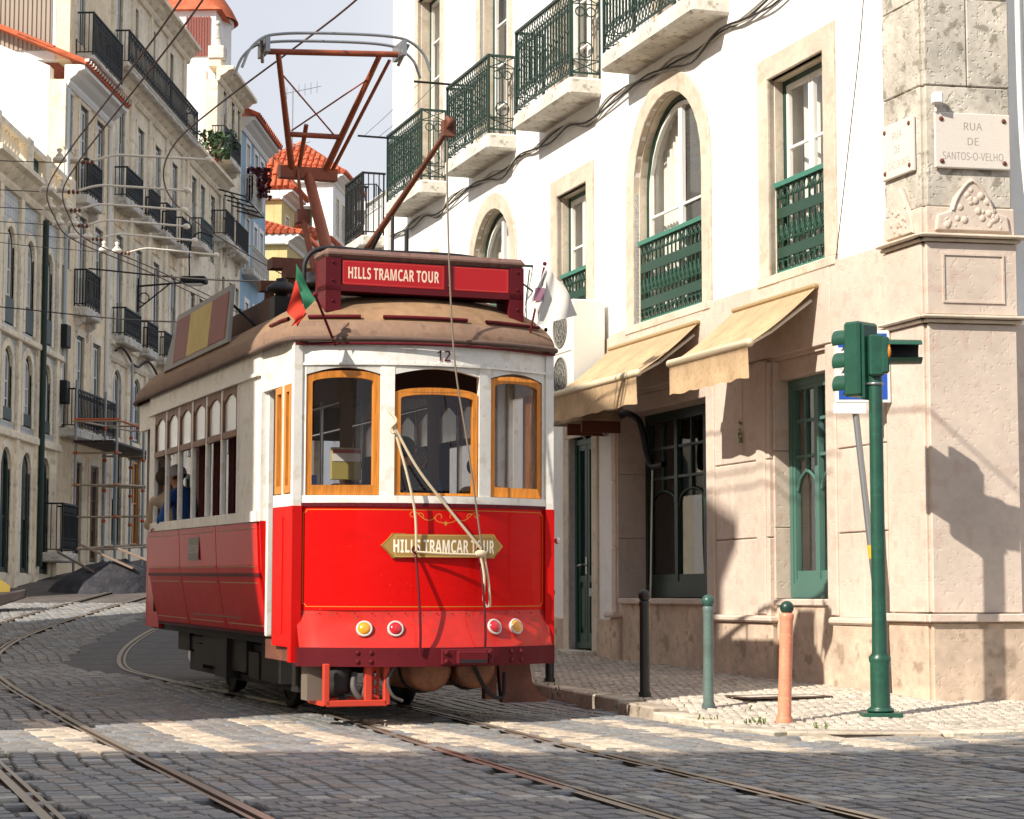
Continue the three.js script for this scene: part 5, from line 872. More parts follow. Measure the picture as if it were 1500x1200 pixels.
  mesh('trolley_head', [lathe([[.02, -.03], [.06, -.025], [.04, 0], [.06, .025], [.02, .03]], 14).rotateZ(PI / 2).translate(hx, hy + .06, hz + .05), bb(hx - .05, hx + .05, hy - .05, hy + .08, hz - .02, hz + .06)], T.rustBrown, tp);
  mesh('pole_spring', [cyl([.03, 3.6, -1.05], [.03, 4.38, -1.05], .016), cyl([.0, 3.8, -2.4], [.02, 4.28, -1.4], .018)], T.black, tp);
  mesh('pull_rope', tube([[hx, hy - .06, hz], [.05, 4.5, .39], [.06, 3.6, .45], [.1, 2.9, .48], [.22, 2.2, .48], [.36, 1.42, .42]], .008, 40, 5), mat.ropeDark, b);

  // ---- running gear
  const wheel = (x, z) => { const w = mesh('wheel', lathe([[.06, -.05], [.3, -.045], [.3, -.06], [.36, -.06], [.36, .0], [.33, .01], [.33, .055], [.28, .045], [.1, .03], [.06, .05]], 26).rotateZ(PI / 2 * (x > 0 ? 1 : -1)).translate(x, .355, z), T.under, b); mesh('hub', flat(new THREE.CylinderGeometry(.07, .08, .1, 12).rotateZ(PI / 2).translate(x + Math.sign(x) * .06, .355, z)), T.rustBrown, w); };
  for (const z of [-2.2, -4.6]) { both(q => wheel(q * .5, z)); mesh('axle', cyl([-.6, .355, z], [.6, .355, z], .06, .06, 10), T.under, b); }
  both(q => mesh('truck_frame', [bb(q * .78 - .05, q * .78 + .05, .42, .56, -5.6, -1.3), bb(q * .78 - .12, q * .78 + .12, .26, .5, -2.4, -2.0), bb(q * .78 - .12, q * .78 + .12, .26, .5, -4.8, -4.4), ...[0, 1, 2, 3].map(k => bb(q * .78 - .05, q * .78 + .05, .24 + k * .04, .27 + k * .04, -4.2 + k * .12, -2.7 - k * .12))], T.under, b));
  mesh('underframe', [bb(-.95, .95, .6, .74, -6.9, .1), bb(-.9, -.3, .26, .62, -1.9, -1.2), bb(.2, .85, .25, .6, -1.4, -.8), bb(-.85, .85, .4, .62, -5.9, -5.3), bb(-.95, -.55, .22, .6, -3.6, -3.1), bb(-.8, -.74, .2, .62, -5.5, -1.0), bb(-.9, .9, .3, .6, -4.4, -2.5)], T.under, b);
  mesh('step_board', [bb(-1.08, -.7, .5, .56, -.95, -.1), bb(-1.1, -1.06, .5, .66, -.95, -.1)], T.rustBrown, b); mesh('step_grille', Array.from({ length: 9 }, (_, i) => bb(-1.1, -1.0, .62, .64, -.75 + i * .07, -.72 + i * .07)), T.grey, b);
  mesh('sand_box', [bb(-1.02, -.86, .2, .48, -.05, .14), bb(-.85, -.8, .25, .48, .0, .08)], std(0x6e6256, .7), b);
  // orange life-guard frame
  const oc = [], fr = (x0, x1, z) => { for (const x of [x0, x1]) oc.push(cb(x - .025, x + .025, .17, .5, z - .025, z + .025, .006)); oc.push(cb(x0, x1, .16, .21, z - .025, z + .025, .006)); };
  fr(-.92, -.42, .34); fr(-.92, -.42, -.1); for (const x of [-.92, -.42]) oc.push(bb(x - .02, x + .02, .165, .2, -.1, .34)); oc.push(cb(-.6, -.54, .17, .5, .3, .35, .006)); mesh('life_guard', oc, T.orange, b);
  mesh('pierced_plate', ext((() => { const s = poly([[-.53, .21], [-.44, .21], [-.44, .47], [-.53, .47]]); for (const y of [.27, .34, .41]) { const h = new THREE.Path(); h.absellipse(-.485, y, .025, .025, 0, 2 * PI); s.holes.push(h); } return s; })(), .02, .2), T.orange, b);
  mesh('air_filter', [lathe([[.04, 0], [.1, .02], [.11, .08], [.1, .1], [.11, .13], [.11, .2], [.08, .24]], 14, -.78, .24, .18), cyl([-.78, .26, .18], [-.74, .18, .3], .03)], T.under, b); mesh('hose', tube([[-.66, .42, .25], [-.68, .3, .3], [-.62, .22, .3], [-.58, .3, .25]], .025, 20, 7), std(0x55524e, .7), b);
  for (const [x, r] of [[.02, .19], [.42, .17]]) mesh('air_tank', [flat(new THREE.CylinderGeometry(r, r, .9, 22).rotateX(PI / 2).translate(x, .44, -.35)), sph(x, .44, .1, r, 1, 1, .3, 20, 8)], T.copper, b);
  mesh('tank_strap', [torus(.2, .012, .02, .44, -.1, 22), torus(.18, .012, .42, .44, -.1, 20)], T.under, b); mesh('cable_loop', tube([[.35, .5, .2], [.5, .24, .22], [.62, .2, .2], [.66, .4, .15]], .018, 24, 6), T.under, b);
  mesh('coupling_hose', tube([[-.36, .48, .36], [-.42, .36, .38], [-.38, .24, .4], [-.3, .2, .4]], .014, 20, 6), std(0x4a4744, .7), b);
  mesh('fender', [ext(poly([[.74, .5], [1.02, .5], [1.05, .3], [1.12, .2], [1.18, .17], [1.18, .13], [.78, .13]]), .08, -.3), bb(.62, .72, .16, .5, -.3, -.2)], T.rustBrown, b);
  mesh('mirror_arm', [cyl([1.12, 1.52, -.1], [1.2, 1.5, -.05], .014), sph(1.21, 1.5, -.05, .03, 1, 1, 1, 10, 8)], mat.chrome, b);
  // small plate with the tour name on the side
  const ptx = canvasTex(256, 128, (x, w, h) => { x.fillStyle = '#5a4a40'; x.fillRect(0, 0, w, h); deco(x, 'HILLS TOUR', w, h, '#8f8578', .4); });
  mesh('side_plate', new THREE.PlaneGeometry(.5, .22).rotateY(-PI / 2).translate(-1.181, 1.45, -3.6), std(white, .5, { map: ptx }), b, true);
}

// ---------------------------------------------------------------- flags on the tram
const bil = (A, B, C, D, rip, n = 14) => surf(n, n, (u, v) => { const q = k => mix(mix(A[k], B[k], u), mix(D[k], C[k], u), v); return [q(0), q(1), q(2) + rip * Math.sin(u * 7 + v * 4) * (.3 + u * .7)]; });
{
  const f = thing('flag', 'small green and red flag on a stick at the tram roof edge', 'flag'); f.position.copy(TR.position); f.rotation.copy(TR.rotation);
  mesh('stick', [cyl([-.83, 3.06, .19], [-1.04, 3.42, .36], .011), sph(-1.05, 3.44, .365, .024)], T.maroon, f);
  mesh('green_cloth', bil([-1.22, 3.68, .4], [-1.05, 3.4, .37], [-1.145, 3.3, .42], [-1.22, 3.55, .4], .02), std(0x3f8a63, .85), f);
  mesh('red_cloth', bil([-1.22, 3.55, .4], [-1.147, 3.3, .42], [-1.2, 3.17, .43], [-1.29, 3.29, .4], .03), std(0xc8361f, .85), f);
  mesh('red_cloth', bil([-1.165, 3.3, .42], [-1.135, 3.28, .42], [-1.19, 3.2, .43], [-1.26, 3.17, .42], .02), std(0xc8361f, .85), f);
  const g = thing('flag', 'drooping white and purple flag on a stick at the tram corner', 'flag'); g.position.copy(TR.position); g.rotation.copy(TR.rotation);
  mesh('stick', [cyl([.86, 3.08, .1], [.985, 3.8, .2], .01), sph(.99, 3.83, .2, .018)], T.maroon, g);
  mesh('white_cloth', bil([1.0, 3.82, .2], [1.1, 3.66, .3], [1.27, 3.4, .28], [.92, 3.3, .2], .035, 18), std(0xcfccc6, .85), g);
  mesh('white_cloth', bil([.985, 3.79, .22], [1.0, 3.7, .2], [.93, 3.34, .23], [.88, 3.52, .18], .03), std(0xbfbab6, .85), g);
  mesh('purple_patch', bil([.9, 3.62, .215], [.975, 3.62, .235], [.965, 3.5, .245], [.885, 3.51, .205], .012, 8), std(0x7a5566, .85), g);
}
// ---------------------------------------------------------------- people in the tram
const sdCap = (p, a, b, ra, rb) => { const bx = b[0] - a[0], by = b[1] - a[1], bz = b[2] - a[2], px = p[0] - a[0], py = p[1] - a[1], pz = p[2] - a[2], h = clamp((px * bx + py * by + pz * bz) / (bx * bx + by * by + bz * bz || 1e-6)); return Math.hypot(px - bx * h, py - by * h, pz - bz * h) - mix(ra, rb, h); };
function field(bones, c, half, res, k) {
  const mc = new MarchingCubes(res, new THREE.MeshBasicMaterial(), false, false, 60000); mc.isolation = 0; const n = res, F = mc.field, h = n / 2;
  for (let z = 0; z < n; z++) for (let y = 0; y < n; y++) for (let x = 0; x < n; x++) {
    const p = [c[0] + half * (x - h) / h, c[1] + half * (y - h) / h, c[2] + half * (z - h) / h]; let d = 1e3;
    for (const b of bones) { const e = sdCap(p, b[0], b[1], b[2], b[3]); const q = clamp(.5 + .5 * (d - e) / k); d = d > 900 ? e : mix(d, e, q) - k * q * (1 - q); }
    F[x + y * n + z * n * n] = -d;
  }
  mc.update(); const m = mc.count, P = new Float32Array(m * 3);
  for (let i = 0; i < m; i++) { P[i * 3] = c[0] + half * mc.positionArray[i * 3]; P[i * 3 + 1] = c[1] + half * mc.positionArray[i * 3 + 1]; P[i * 3 + 2] = c[2] + half * mc.positionArray[i * 3 + 2]; }
  const g = new THREE.BufferGeometry(); g.setAttribute('position', new THREE.BufferAttribute(P, 3)); g.setAttribute('normal', new THREE.BufferAttribute(mc.normalArray.slice(0, m * 3), 3)); return g;
}
function makePose(arms) {           // standing figure 1.66 m tall, facing +z; arms: [elbow, wrist, finger direction] for each side
  const body = [], S = 1;
  for (const q of [-1, 1]) {
    body.push([[q * .09, .9, 0], [q * .1, .5, .01], .085, .06], [[q * .1, .5, .01], [q * .1, .09, -.02], .058, .038], [[q * .1, .04, -.05], [q * .115, .035, .14], .042, .032]);
    const [e, w] = arms[q < 0 ? 0 : 1]; body.push([[q * .17, 1.33, 0], e, .055, .042], [e, w, .042, .028]);
  }
  body.push([[0, .93, 0], [0, 1.1, .01], .13, .115], [[0, 1.1, .01], [0, 1.28, 0], .12, .13], [[-.13, 1.33, 0], [.13, 1.33, 0], .065, .065], [[0, 1.35, 0], [0, 1.46, .02], .055, .05]);
  const parts = [field(body, [0, .86, .05], .88, 74, .05)];
  const hd = [[[0, 1.56, 0], [0, 1.58, .01], .088, .092], [[0, 1.5, .045], [0, 1.48, .05], .058, .05], [[0, 1.55, .1], [0, 1.525, .118], .012, .017], [[-.088, 1.545, .0], [-.09, 1.56, .0], .02, .018], [[.088, 1.545, .0], [.09, 1.56, .0], .02, .018], [[0, 1.4, 0], [0, 1.5, .015], .05, .05], [[-.03, 1.487, .09], [.03, 1.487, .09], .011, .011], [[-.04, 1.578, .085], [.04, 1.578, .085], .014, .014]];
  parts.push(field(hd, [0, 1.55, .01], .17, 46, .02));
  for (const q of [0, 1]) { const [e, w, d] = arms[q], s = q ? 1 : -1, D = V(...d).normalize(), N = V(0, 1, 0).cross(D).normalize(), U = D.clone().cross(N), at = (a, b, c) => [w[0] + D.x * a + N.x * b + U.x * c, w[1] + D.y * a + N.y * b + U.y * c, w[2] + D.z * a + N.z * b + U.z * c]; const hb = [[at(0, 0, 0), at(.05, 0, 0), .03, .03], [at(.05, -.02, 0), at(.08, -.022, 0), .02, .018], [at(.05, .02, 0), at(.08, .022, 0), .02, .018]]; [-.03, -.01, .01, .03].forEach((b, i) => { const l = [.052, .066, .07, .06][i]; hb.push([at(.085, b, 0), at(.085 + l * .55, b * 1.1, -.008), .0095, .009], [at(.085 + l * .55, b * 1.1, -.008), at(.085 + l, b * 1.1, -.034), .009, .0075]); }); hb.push([at(.025, s * .03, 0), at(.055, s * .062, -.01), .013, .011], [at(.055, s * .062, -.01), at(.085, s * .066, -.025), .011, .009]); parts.push(field(hb, at(.07, 0, -.01), .115, 44, .008)); }
  return mergeGeometries(parts);
}
const poseStand = makePose([[[-.24, 1.08, .02], [-.16, 1.02, .24], [.2, 0, 1]], [[.24, 1.08, .02], [.16, 1.04, .24], [-.2, 0, 1]]]);
const poseLean = makePose([[[-.28, 1.1, .1], [-.14, 1.02, .3], [.6, 0, .8]], [[.28, 1.1, .1], [.14, 1.02, .3], [-.6, 0, .8]]]);
function person(pose, label, at, ry, top, legs, hair, cap, lean = 0) {
  const g = pose.clone(), p = g.attributes.position, col = new Float32Array(p.count * 3), C = h => new THREE.Color(h), skin = C(0xb98468), ct = C(top), cl = C(legs), sh = C(0x241f1c);
  for (let i = 0; i < p.count; i++) { const y = p.getY(i), z = p.getZ(i), x = p.getX(i), hand = y < 1.09 && y > .95 && z > .215; const c = y > 1.415 || hand ? skin : y < .085 ? sh : y < .95 ? cl : ct; col.set([c.r, c.g, c.b], i * 3); }
  g.setAttribute('color', new THREE.BufferAttribute(col, 3)); g.setAttribute('uv', new THREE.BufferAttribute(new Float32Array(p.count * 2), 2));
  const w = toWorld(...at), t = thing('person', label, 'person', [w.x, w.y, w.z], TRY + ry, 'passengers in the tram');
  mesh('body', g, std(white, .8, { vertexColors: true }), t, true);
  if (cap) { mesh('cap', [flat(new THREE.SphereGeometry(.108, 18, 8, 0, 2 * PI, 0, PI * .55).translate(0, 1.57, 0))], std(0xa9a9ac, .9), t); mesh('cap_peak', flat(new THREE.CylinderGeometry(.1, .1, .012, 18, 1, false, -PI / 2, PI).scale(.85, 1, 1).rotateX(.12).translate(0, 1.585, .06)), std(0x27407e, .8), t); }
  if (cap) mesh('hair', flat(new THREE.SphereGeometry(.099, 16, 6, PI, PI, PI * .5, PI * .2).translate(0, 1.57, -.004)), std(hair, .9), t); else mesh('hair', [flat(new THREE.SphereGeometry(.101, 16, 10, PI * .1, PI * .8 + PI, 0, PI * .58).rotateY(PI).translate(0, 1.57, -.012)), sph(-.03, 1.57, -.05, .08, 1, 1.05, .8, 10, 8), sph(.03, 1.57, -.05, .08, 1, 1.05, .8, 10, 8)], std(hair, .9), t);
  t.scale.setScalar(cap ? .95 : 1); if (lean) t.quaternion.premultiply(new THREE.Quaternion().setFromAxisAngle(V(axis.x, 0, axis.z), lean)); return t;
}
person(poseLean, 'person in grey cap with blue peak and blue shirt leaning at an open side window', [-.7, .8, -5.36], -PI * .8, 0x1f4f8f, 0x2c2f3a, 0x3a2c22, true, .2);
person(poseLean, 'person in beige jacket at the rearmost open side window', [-.68, .72, -5.72], PI * .95, 0xb7a184, 0x4a4038, 0x4a3a2c, false, .24);
person(poseStand, 'driver in dark jacket behind the middle windscreen', [.0, .72, -.55], PI * .85, 0x2e2c30, 0x1c1c20, 0x2a211c, false);
person(poseStand, 'passenger in blue jacket with grey hair behind the driver', [.34, .68, -1.25], PI * .8, 0x24507e, 0x2a2a30, 0x6f665e, false);
person(poseStand, 'passenger in orange and teal top at the right-hand windscreen', [.72, .58, -.6], PI * .7, 0xb07a2c, 0x2c5a5a, 0x3a2a20, false);
person(poseStand, 'passenger in grey coat behind the left windscreen', [-.18, .62, -1.55], 0, 0x55565c, 0x2c2c30, 0x2a2420, false);

// ---------------------------------------------------------------- street furniture on the right-hand pavement
const sy = (x, z) => sideY(x, -z) + .002;
function bollard(x, z, label, m, ballM, tilt, r = .73) {
  const b = thing('bollard', label, 'bollard', [x, sy(x, z), z], 0, 'bollards along the kerb'); b.rotation.z = tilt;
  mesh('post', lathe([[0, -.06], [.078, -.06], [.078, .03], [.062, .05], [.06, .5], [.06, .8], [.066, .81], [.066, .845], [.05, .86], [0, .86]].map(p => [p[0] * r, p[1]]), 20), m, b); mesh('ball', sph(0, .9, 0, .056, 1, 1, 1, 18, 12), ballM, b);
}
const bp = (c, s) => std(white, .38, { map: worn(c, .5, .12, { seed: s, n: 128, spots: .25, spot: tint(c, 1.35) }) });
bollard(.38, -20.8, 'black bollard with ball top standing right beside the tram', bp([34, 36, 34], 151), bp([26, 28, 27], 152), 0);
bollard(1.19, -18.5, 'black bollard with ball top between the tram and the green bollard', bp([36, 38, 35], 153), bp([26, 28, 27], 154), 0);
bollard(1.665, -17.5, 'grey-green bollard with chipped white foot', bp([88, 106, 100], 155), bp([50, 84, 74], 156), -.005);
bollard(2.16, -16.4, 'orange-painted bollard with dark green ball, leaning slightly', bp([214, 138, 108], 157), bp([28, 62, 50], 158), -.035, .88);
{
  const x = 2.988, z = -16.75, t = thing('traffic_light', 'dark green traffic light post with hooded lamps on the pavement corner', 'traffic light', [x, sy(x, z), z]), gp = bp([32, 76, 60], 161);
  mesh('post', lathe([[0, 0], [.085, 0], [.085, .03], [.11, .03], [.11, .05], [.08, .07], [.08, .42], [.09, .44], [.09, .47], [.064, .5], [.058, .9], [.056, 3.05], [0, 3.06]], 20), gp, t); mesh('foot_plate', cb(-.16, .16, -.02, .025, -.13, .13, .008), gp, t);
  // head with three lamps turned to the left
  const h = mesh('signal_head', [cb(-.22, -.06, 2.6, 3.22, -.14, .14, .02), cb(-.08, -.04, 2.57, 3.2, -.1, .1, .012), bb(-.05, .02, 2.66, 2.72, -.03, .03), bb(-.05, .02, 3.0, 3.06, -.03, .03)], gp, t); h.rotation.y = -.8;
  for (const [y, c] of [[3.09, 0xb02020], [2.9, 0xd88a20], [2.71, 0x1f7a5a]]) { mesh('lamp_hood', [flat(new THREE.CylinderGeometry(.088, .08, .17, 18, 1, true, -.6, PI + 1.2 + .9).rotateZ(PI / 2).translate(-.29, y, 0))], gp, h); mesh('lens', sph(-.225, y, 0, .075, .3, 1, 1, 14, 10), new THREE.MeshPhysicalMaterial({ color: c, roughness: .25, clearcoat: 1 }), h); }
  // lower repeater turned to the right
  const r = mesh('repeater_head', [cb(-.06, .06, 2.76, 3.1, -.02, .1, .015), cb(.04, .1, 2.78, 3.08, -.03, .11, .012)], gp, t);
  mesh('lamp_hood', [flat(new THREE.CylinderGeometry(.1, .105, .28, 22, 1, true, .55, 2 * PI - 1.1).rotateZ(-PI / 2).translate(.23, 2.96, .04))], gp, r); mesh('hood_lining', flat(new THREE.CylinderGeometry(.096, .1, .27, 22, 1, true, .55, 2 * PI - 1.1).rotateZ(-PI / 2).translate(.23, 2.96, .04)), T.black, r); mesh('lens', sph(.1, 2.96, .04, .085, .3, 1, 1, 14, 10), new THREE.MeshPhysicalMaterial({ color: 0xd07a1c, roughness: .25, clearcoat: 1 }), r); mesh('clamp', [torus(.06, .012, 0, 0, 0).rotateX(PI / 2).translate(0, 2.7, 0)], mat.steel, t);
}
{
  const x = 3.36, z = -18.45, y = sy(x, z), t = thing('road_sign', 'blue and white square sign on a leaning grey pole behind the traffic light', 'road sign', [x, y, z]);
  mesh('pole', cyl([0, -.05, 0], [-.31, 3.1, 0], .03, .03, 12), mat.steel, t); mesh('sticker', cyl([-.122, 1.2, 0], [-.134, 1.32, 0], .032, .032, 12), std(0xd8a818, .6), t);
  mesh('plate', cb(-.44, .06, 2.6, 3.26, .035, .055, .006), mat.whitePaint, t); mesh('blue_field', bb(-.41, .03, 2.63, 3.23, .055, .058), std(0x1d4fae, .4), t); mesh('white_mark', [bb(-.2, -.14, 2.75, 3.1, .058, .061), bb(-.42, -.36, 2.75, 3.1, .058, .061), bb(-.36, -.2, 2.9, 2.96, .058, .061)], mat.whitePaint, t); mesh('lower_plate', cb(-.46, -.16, 2.5, 2.6, .036, .05, .004), mat.whitePaint, t);
}
{
  const c = thing('utility_cover', 'grey rectangular utility cover set in the pavement by the green bollard', 'cover', [2.35, sy(2.35, -18.2) + .006, -18.2], .35); mesh('frame', ext(ringShape(-.42, .42, -.22, .22, 0, .03), .012).rotateX(-PI / 2), mat.railRust, c); mesh('lid', cb(-.385, .385, -.004, .008, -.185, .185, .004), mat.stoneGrey, c);
  const g = []; for (let i = 0; i < 150; i++) { const s = Math.floor(rnd() * 14), X = [.1, .25, .4, .7, 1.55, 2.3, 1.1, -.1, .0, .3, .5, 2.0, 1.9, 1.35][s] + rr(-.09, .09), Z = [20.9, 20.5, 20.2, 19.0, 16.45, 15.62, 17.7, 21.6, 21.9, 20.75, 19.7, 17.3, 16.2, 17.55][s] + rr(-.06, .06), h = rr(.015, .05); g.push(flat(new THREE.PlaneGeometry(.012, h, 1, 1).rotateZ(rr(-.6, .6)).rotateY(rnd() * 3).translate(X, gy(Z) + .03 + h / 2 + kerbH(Z) * (rnd() < .5 ? .2 : .6), -Z))); }
  tag(stuff(mesh('kerb_weeds', g, std(0x5a6a34, .9), null)), 'tufts of weeds growing in the kerb joints', 'weeds');
  const w = []; for (let i = 0; i < 24; i++) { w.push(flat(new THREE.PlaneGeometry(.03, .05).rotateZ(rr(-2, 2)).rotateY(rnd() * 3).translate(rr(-.035, .035), rr(-.18, .16), rr(.0, .05)))); } const wp = thing('wall_weed', 'small green weed sprouting from the pink wall below the awning', 'plant', [0, 0, 0]); wp.position.copy((RB.updateMatrixWorld(true), RB).localToWorld(V(-3.75, 2.75, .07))); wp.rotation.copy(RB.rotation); wp.scale.setScalar(.65); stuff(mesh('leaves', w, std(0x7d8450, .9), wp)); mesh('stem', cyl([0, -.12, -.01], [0, .1, .02], .004), mat.brownWood, wp);
}
// ---------------------------------------------------------------- scaffold, lamp, heap and board on the left
{
  const s = thing('scaffold', 'tubular scaffold with orange couplers and plank deck before the cream house', 'scaffold', LX, LR), g0 = z => gy(43.7 + z) + .02;
  for (const x of [-.2, 2.4, 5]) for (const d of [.42, 1.3]) { mesh('standard', cyl([x, g0(x), d], [x, x > 4 ? 6.6 : 5.6, d], .03), mat.steel, s); }
  for (let k = 0; k < 5; k++) { const y = 2.0 + k * .68; for (const x of [-.2, 2.4, 5]) mesh('rung', cyl([x, y + x * .04, .36], [x, y + x * .04, 1.4], .022), std(0xb09a80, .6), s); if (k % 2 === 0) for (const d of [.42, 1.3]) mesh('ledger', cyl([-.3, y, d], [5.1, y + .2, d], .022), std(0xb09a80, .6), s); }
  for (let k = 0; k < 4; k++) mesh('deck_plank', cb(-.5, 5.3, 4.24, 4.29, .44 + k * .22, .64 + k * .22, .008), mat.darkWood, s);
  mesh('guard_rail', [cyl([-.3, 4.75, 1.3], [5.1, 4.75, 1.3], .025), cyl([-.2, 4.75, .4], [-.2, 4.75, 1.35], .025)], std(0xc25a2c, .6), s);
  for (const x of [-.2, 2.4, 5]) for (const y of [2.68, 3.36, 4.04, 4.75]) for (const d of [.42, 1.3]) mesh('coupler', sph(x, y, d, .05, 1, 1, 1, 8, 6), mat.coupler, s);
  const l = thing('street_lamp', 'street lamp on a scrolled iron bracket on the stone house', 'street lamp', LX, LR);
  mesh('bracket', [cyl([7.3, 8.75, .02], [7.3, 8.85, 1.3], .025), cyl([7.3, 8.2, .05], [7.3, 8.8, .8], .018), torus(.13, .015, 0, 0, 0).rotateY(PI / 2).translate(7.3, 8.45, .16), bb(7.26, 7.34, 8.1, 8.95, 0, .04)], iron, l); mesh('lamp_housing', [cb(7.1, 7.5, 8.8, 8.98, 1.1, 1.75, .04)], iron, l); mesh('lamp_glass', bb(7.15, 7.45, 8.76, 8.8, 1.2, 1.65), std(0xd8d4c8, .3), l); mesh('hanger', tube([[7.3, 8.98, 1.3], [7.3, 9.8, 1.32], [7.3, 10.1, 1.5], [7.3, 10.0, 1.9]], .02, 20, 5), iron, l);
  // covered heap with planks
  const cx = -7.75, cz = -39.2, h = thing('tarpaulin_heap', 'dark grey covered heap with planks lying on it beside the far track', 'heap', [cx, gy(39.2), cz]);
  mesh('tarpaulin', surf(48, 14, (u, v) => { const a = u * 2 * PI, r = 1 - v, k = 1 + .16 * (fbm(u, v, 8, 3, 9) - .5); return [1.1 * r * Math.cos(a) * k + .35 * (1 - r), -.06 + .58 * Math.pow(1 - r * r, .8) * (1 + .5 * (fbm(u, v * .7, 8, 4, 6) - .5)) + Math.sin(a) * -.05 * r, 1.0 * r * Math.sin(a) * k]; }), std(white, .85, { map: worn([46, 45, 50], .7, .3, { seed: 171, spots: .3, spot: [96, 84, 78] }), bumpMap: grit, bumpScale: .02 }), h);
  mesh('plank', cb(-.6, .5, .0, .04, -.06, .06, .006).rotateZ(-.42).translate(.15, .56, .5), std(0x8d7868, .8), h); mesh('plank', cb(-.5, .5, .0, .04, -.06, .06, .006).rotateZ(-.38).translate(.75, .55, .35), std(0x8d7868, .8), h); mesh('plank', cb(-.6, .5, .0, .04, -.05, .05, .006).rotateZ(-.5).translate(-.3, .38, .5), std(0x6d5c50, .8), h);
  const f = thing('leaning_board', 'red and yellow board on a dark wedge lying beside the far track', 'board', [-8.7, gy(34.3), -34.3], .35);
  mesh('wedge', ext(poly([[-.4, -.1], [.55, .22], [.55, .36], [-.3, .2]]), .5, -.25, .02), std(white, .85, { map: worn([70, 60, 58], .8, .2, { seed: 175 }) }), f); mesh('red_board', ext(poly([[-.26, .22], [-.14, .74], [-.02, .86], [.02, .3]]), .03, .1), std(0x7e3a38, .6), f); mesh('yellow_board', ext(poly([[.03, .3], [.03, .6], [.3, .42], [.3, .32]]), .03, .1), std(0xb39a48, .6), f);
}
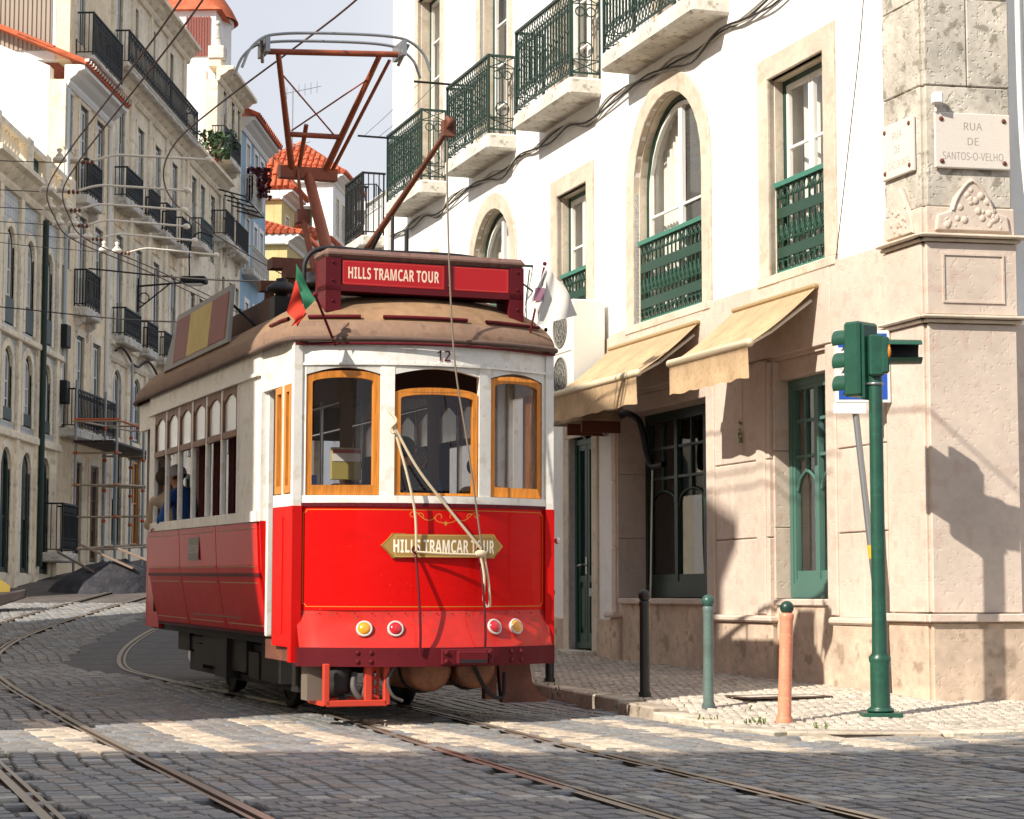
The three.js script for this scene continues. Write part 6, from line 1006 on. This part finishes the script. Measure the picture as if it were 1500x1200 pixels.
// ---------------------------------------------------------------- overhead line
{
  const ctr = []; for (let i = 0; i < lineC.length; i += 6) { const p = lineC[i], q = lineD[i], Z = -p.z; if (Z > 9 && Z < 62) ctr.push([(p.x + q.x) / 2, 6.56 + gy(Z) * .55 - .02 * clamp((Z - 19) / 9), p.z]); }
  tag(mesh('contact_wire', tube(ctr, .011, 120, 5), mat.wireRust), 'contact wire running above the red tram and its pantograph', 'wire', 'overhead wires');
  const base = [[-1.6, 7.1, -15], [-3.3, 6.96, -20], [-5.89, 6.63, -26.3], [-6.45, 6.58, -28], [-6.78, 6.6, -30], [-6.96, 6.62, -31.5], [-6.95, 6.7, -33], [-6.8, 6.76, -34.5], [-6.62, 6.82, -36], [-6.3, 7.1, -42], [-5.4, 7.6, -52]];
  for (const d of [0, .22]) tag(mesh('contact_wire', tube(base.map((p, i) => [p[0] + d, p[1] + (i % 2) * .01, p[2]]), .011, 120, 5), mat.wireRust), d ? 'inner of the two contact wires above the empty left track' : 'outer of the two contact wires above the empty left track', 'wire', 'overhead wires');
  const cl = [[-5.9, 6.63, -26.3], [-6.45, 6.58, -28], [-6.72, 6.59, -29.4], [-6.88, 6.6, -30.7], [-6.97, 6.66, -32.2], [-6.85, 6.74, -34]];
  const white2 = std(0xd9d3c6, .4);
  cl.forEach((p, i) => {
    const t = thing('pull_off', `white pull-off arm with insulators, ${['first', 'second', 'third', 'fourth', 'fifth', 'last'][i]} along the left track's curve`, 'insulator', p, .1 + i * .06, 'pull-off arms on the overhead line');
    for (const d of [0, .22]) mesh('clamp', [sph(d, .06, 0, .065, 1.4, .8, 1, 10, 7), cyl([d - .09, .02, 0], [d + .09, .05, 0], .018), lathe([[.02, .06], [.055, .11], [.02, .15], [.045, .19], [0, .22]], 8, d, 0, 0)], i % 2 ? white2 : mat.tileEdge, t);
    mesh('arm', tube([[.34, .02, 0], [.7, .13, 0], [1.0, .13, 0], [1.9, .1, 0]], .018, 24, 6), white2, t); mesh('end_knob', sph(1.93, .1, 0, .045, 1.3, 1, 1, 10, 8), white2, t); mesh('rusty_insulator', [0, 1, 2].map(k => sph(.3 + k * .06, .03, 0, .035, .7, 1, 1, 8, 6)), mat.rust, t);
    mesh('span_wire', [tube([[-.1, .02, 0], [-1.6, .12, -.3], [-3.2, .4, -.6]], .006, 10, 4)], mat.wire, t);
  });
  tag(mesh('span_wire', tube([[-9.6, 6.4, -38], [-6.8, 6.2, -38.5], [-3.5, 6.3, -39], [-1.5, 6.6, -40]], .012, 30, 5), mat.wire), 'slack span wire crossing the street behind the insulators', 'wire', 'overhead wires');
  tag(mesh('span_wire', tube([[-9.6, 8.4, -46], [-6.8, 8.0, -45], [-4.4, 7.9, -44.5], [-2.2, 8.1, -44]], .02, 30, 5), mat.wire), 'thick dark cable crossing the street below the houses', 'wire', 'overhead wires');
  tag(mesh('span_wire', tube([[-9.6, 7.2, -45], [-7.2, 6.9, -44], [-4.6, 6.8, -43], [-1.2, 7.0, -42]], .01, 30, 5), mat.rope), 'pale thin wire crossing the street under the thick cable', 'wire', 'overhead wires');
  const q = s => { const p = RB.localToWorld(V(s[0], s[1], s[2])); return [p.x, p.y, p.z]; }; RB.updateMatrixWorld(true);
  tag(mesh('clothes_line', [tube([q([-16.7, 8.62, .85]), q([-15, 8.6, .9]), q([-13.3, 8.72, .85])], .005, 12, 4), tube([q([-16.7, 8.62, .6]), q([-15, 8.58, .65]), q([-13.3, 8.72, .6])], .005, 12, 4)], mat.wire), 'thin clothes lines strung between poles of the green balconies', 'wire');
  const a = thing('aerial', 'thin television aerial standing above the far orange roof', 'aerial', [-10.9, 17.6, -100]); mesh('mast', cyl([0, 0, 0], [0, 8.4, 0], .03), mat.steel, a); mesh('boom', [cyl([-.5, 8.2, 0], [1.4, 8.6, 0], .02), ...[0, 1, 2, 3, 4, 5].map(k => cyl([-.3 + k * .3, 7.95 + k * .06, 0], [-.3 + k * .3, 8.55 + k * .06, 0], .015, .015, 4)), cyl([-.5, 5.4, 0], [.9, 5.8, 0], .02)], mat.steel, a);
}
camera.updateProjectionMatrix();
renderer.render(scene, camera);
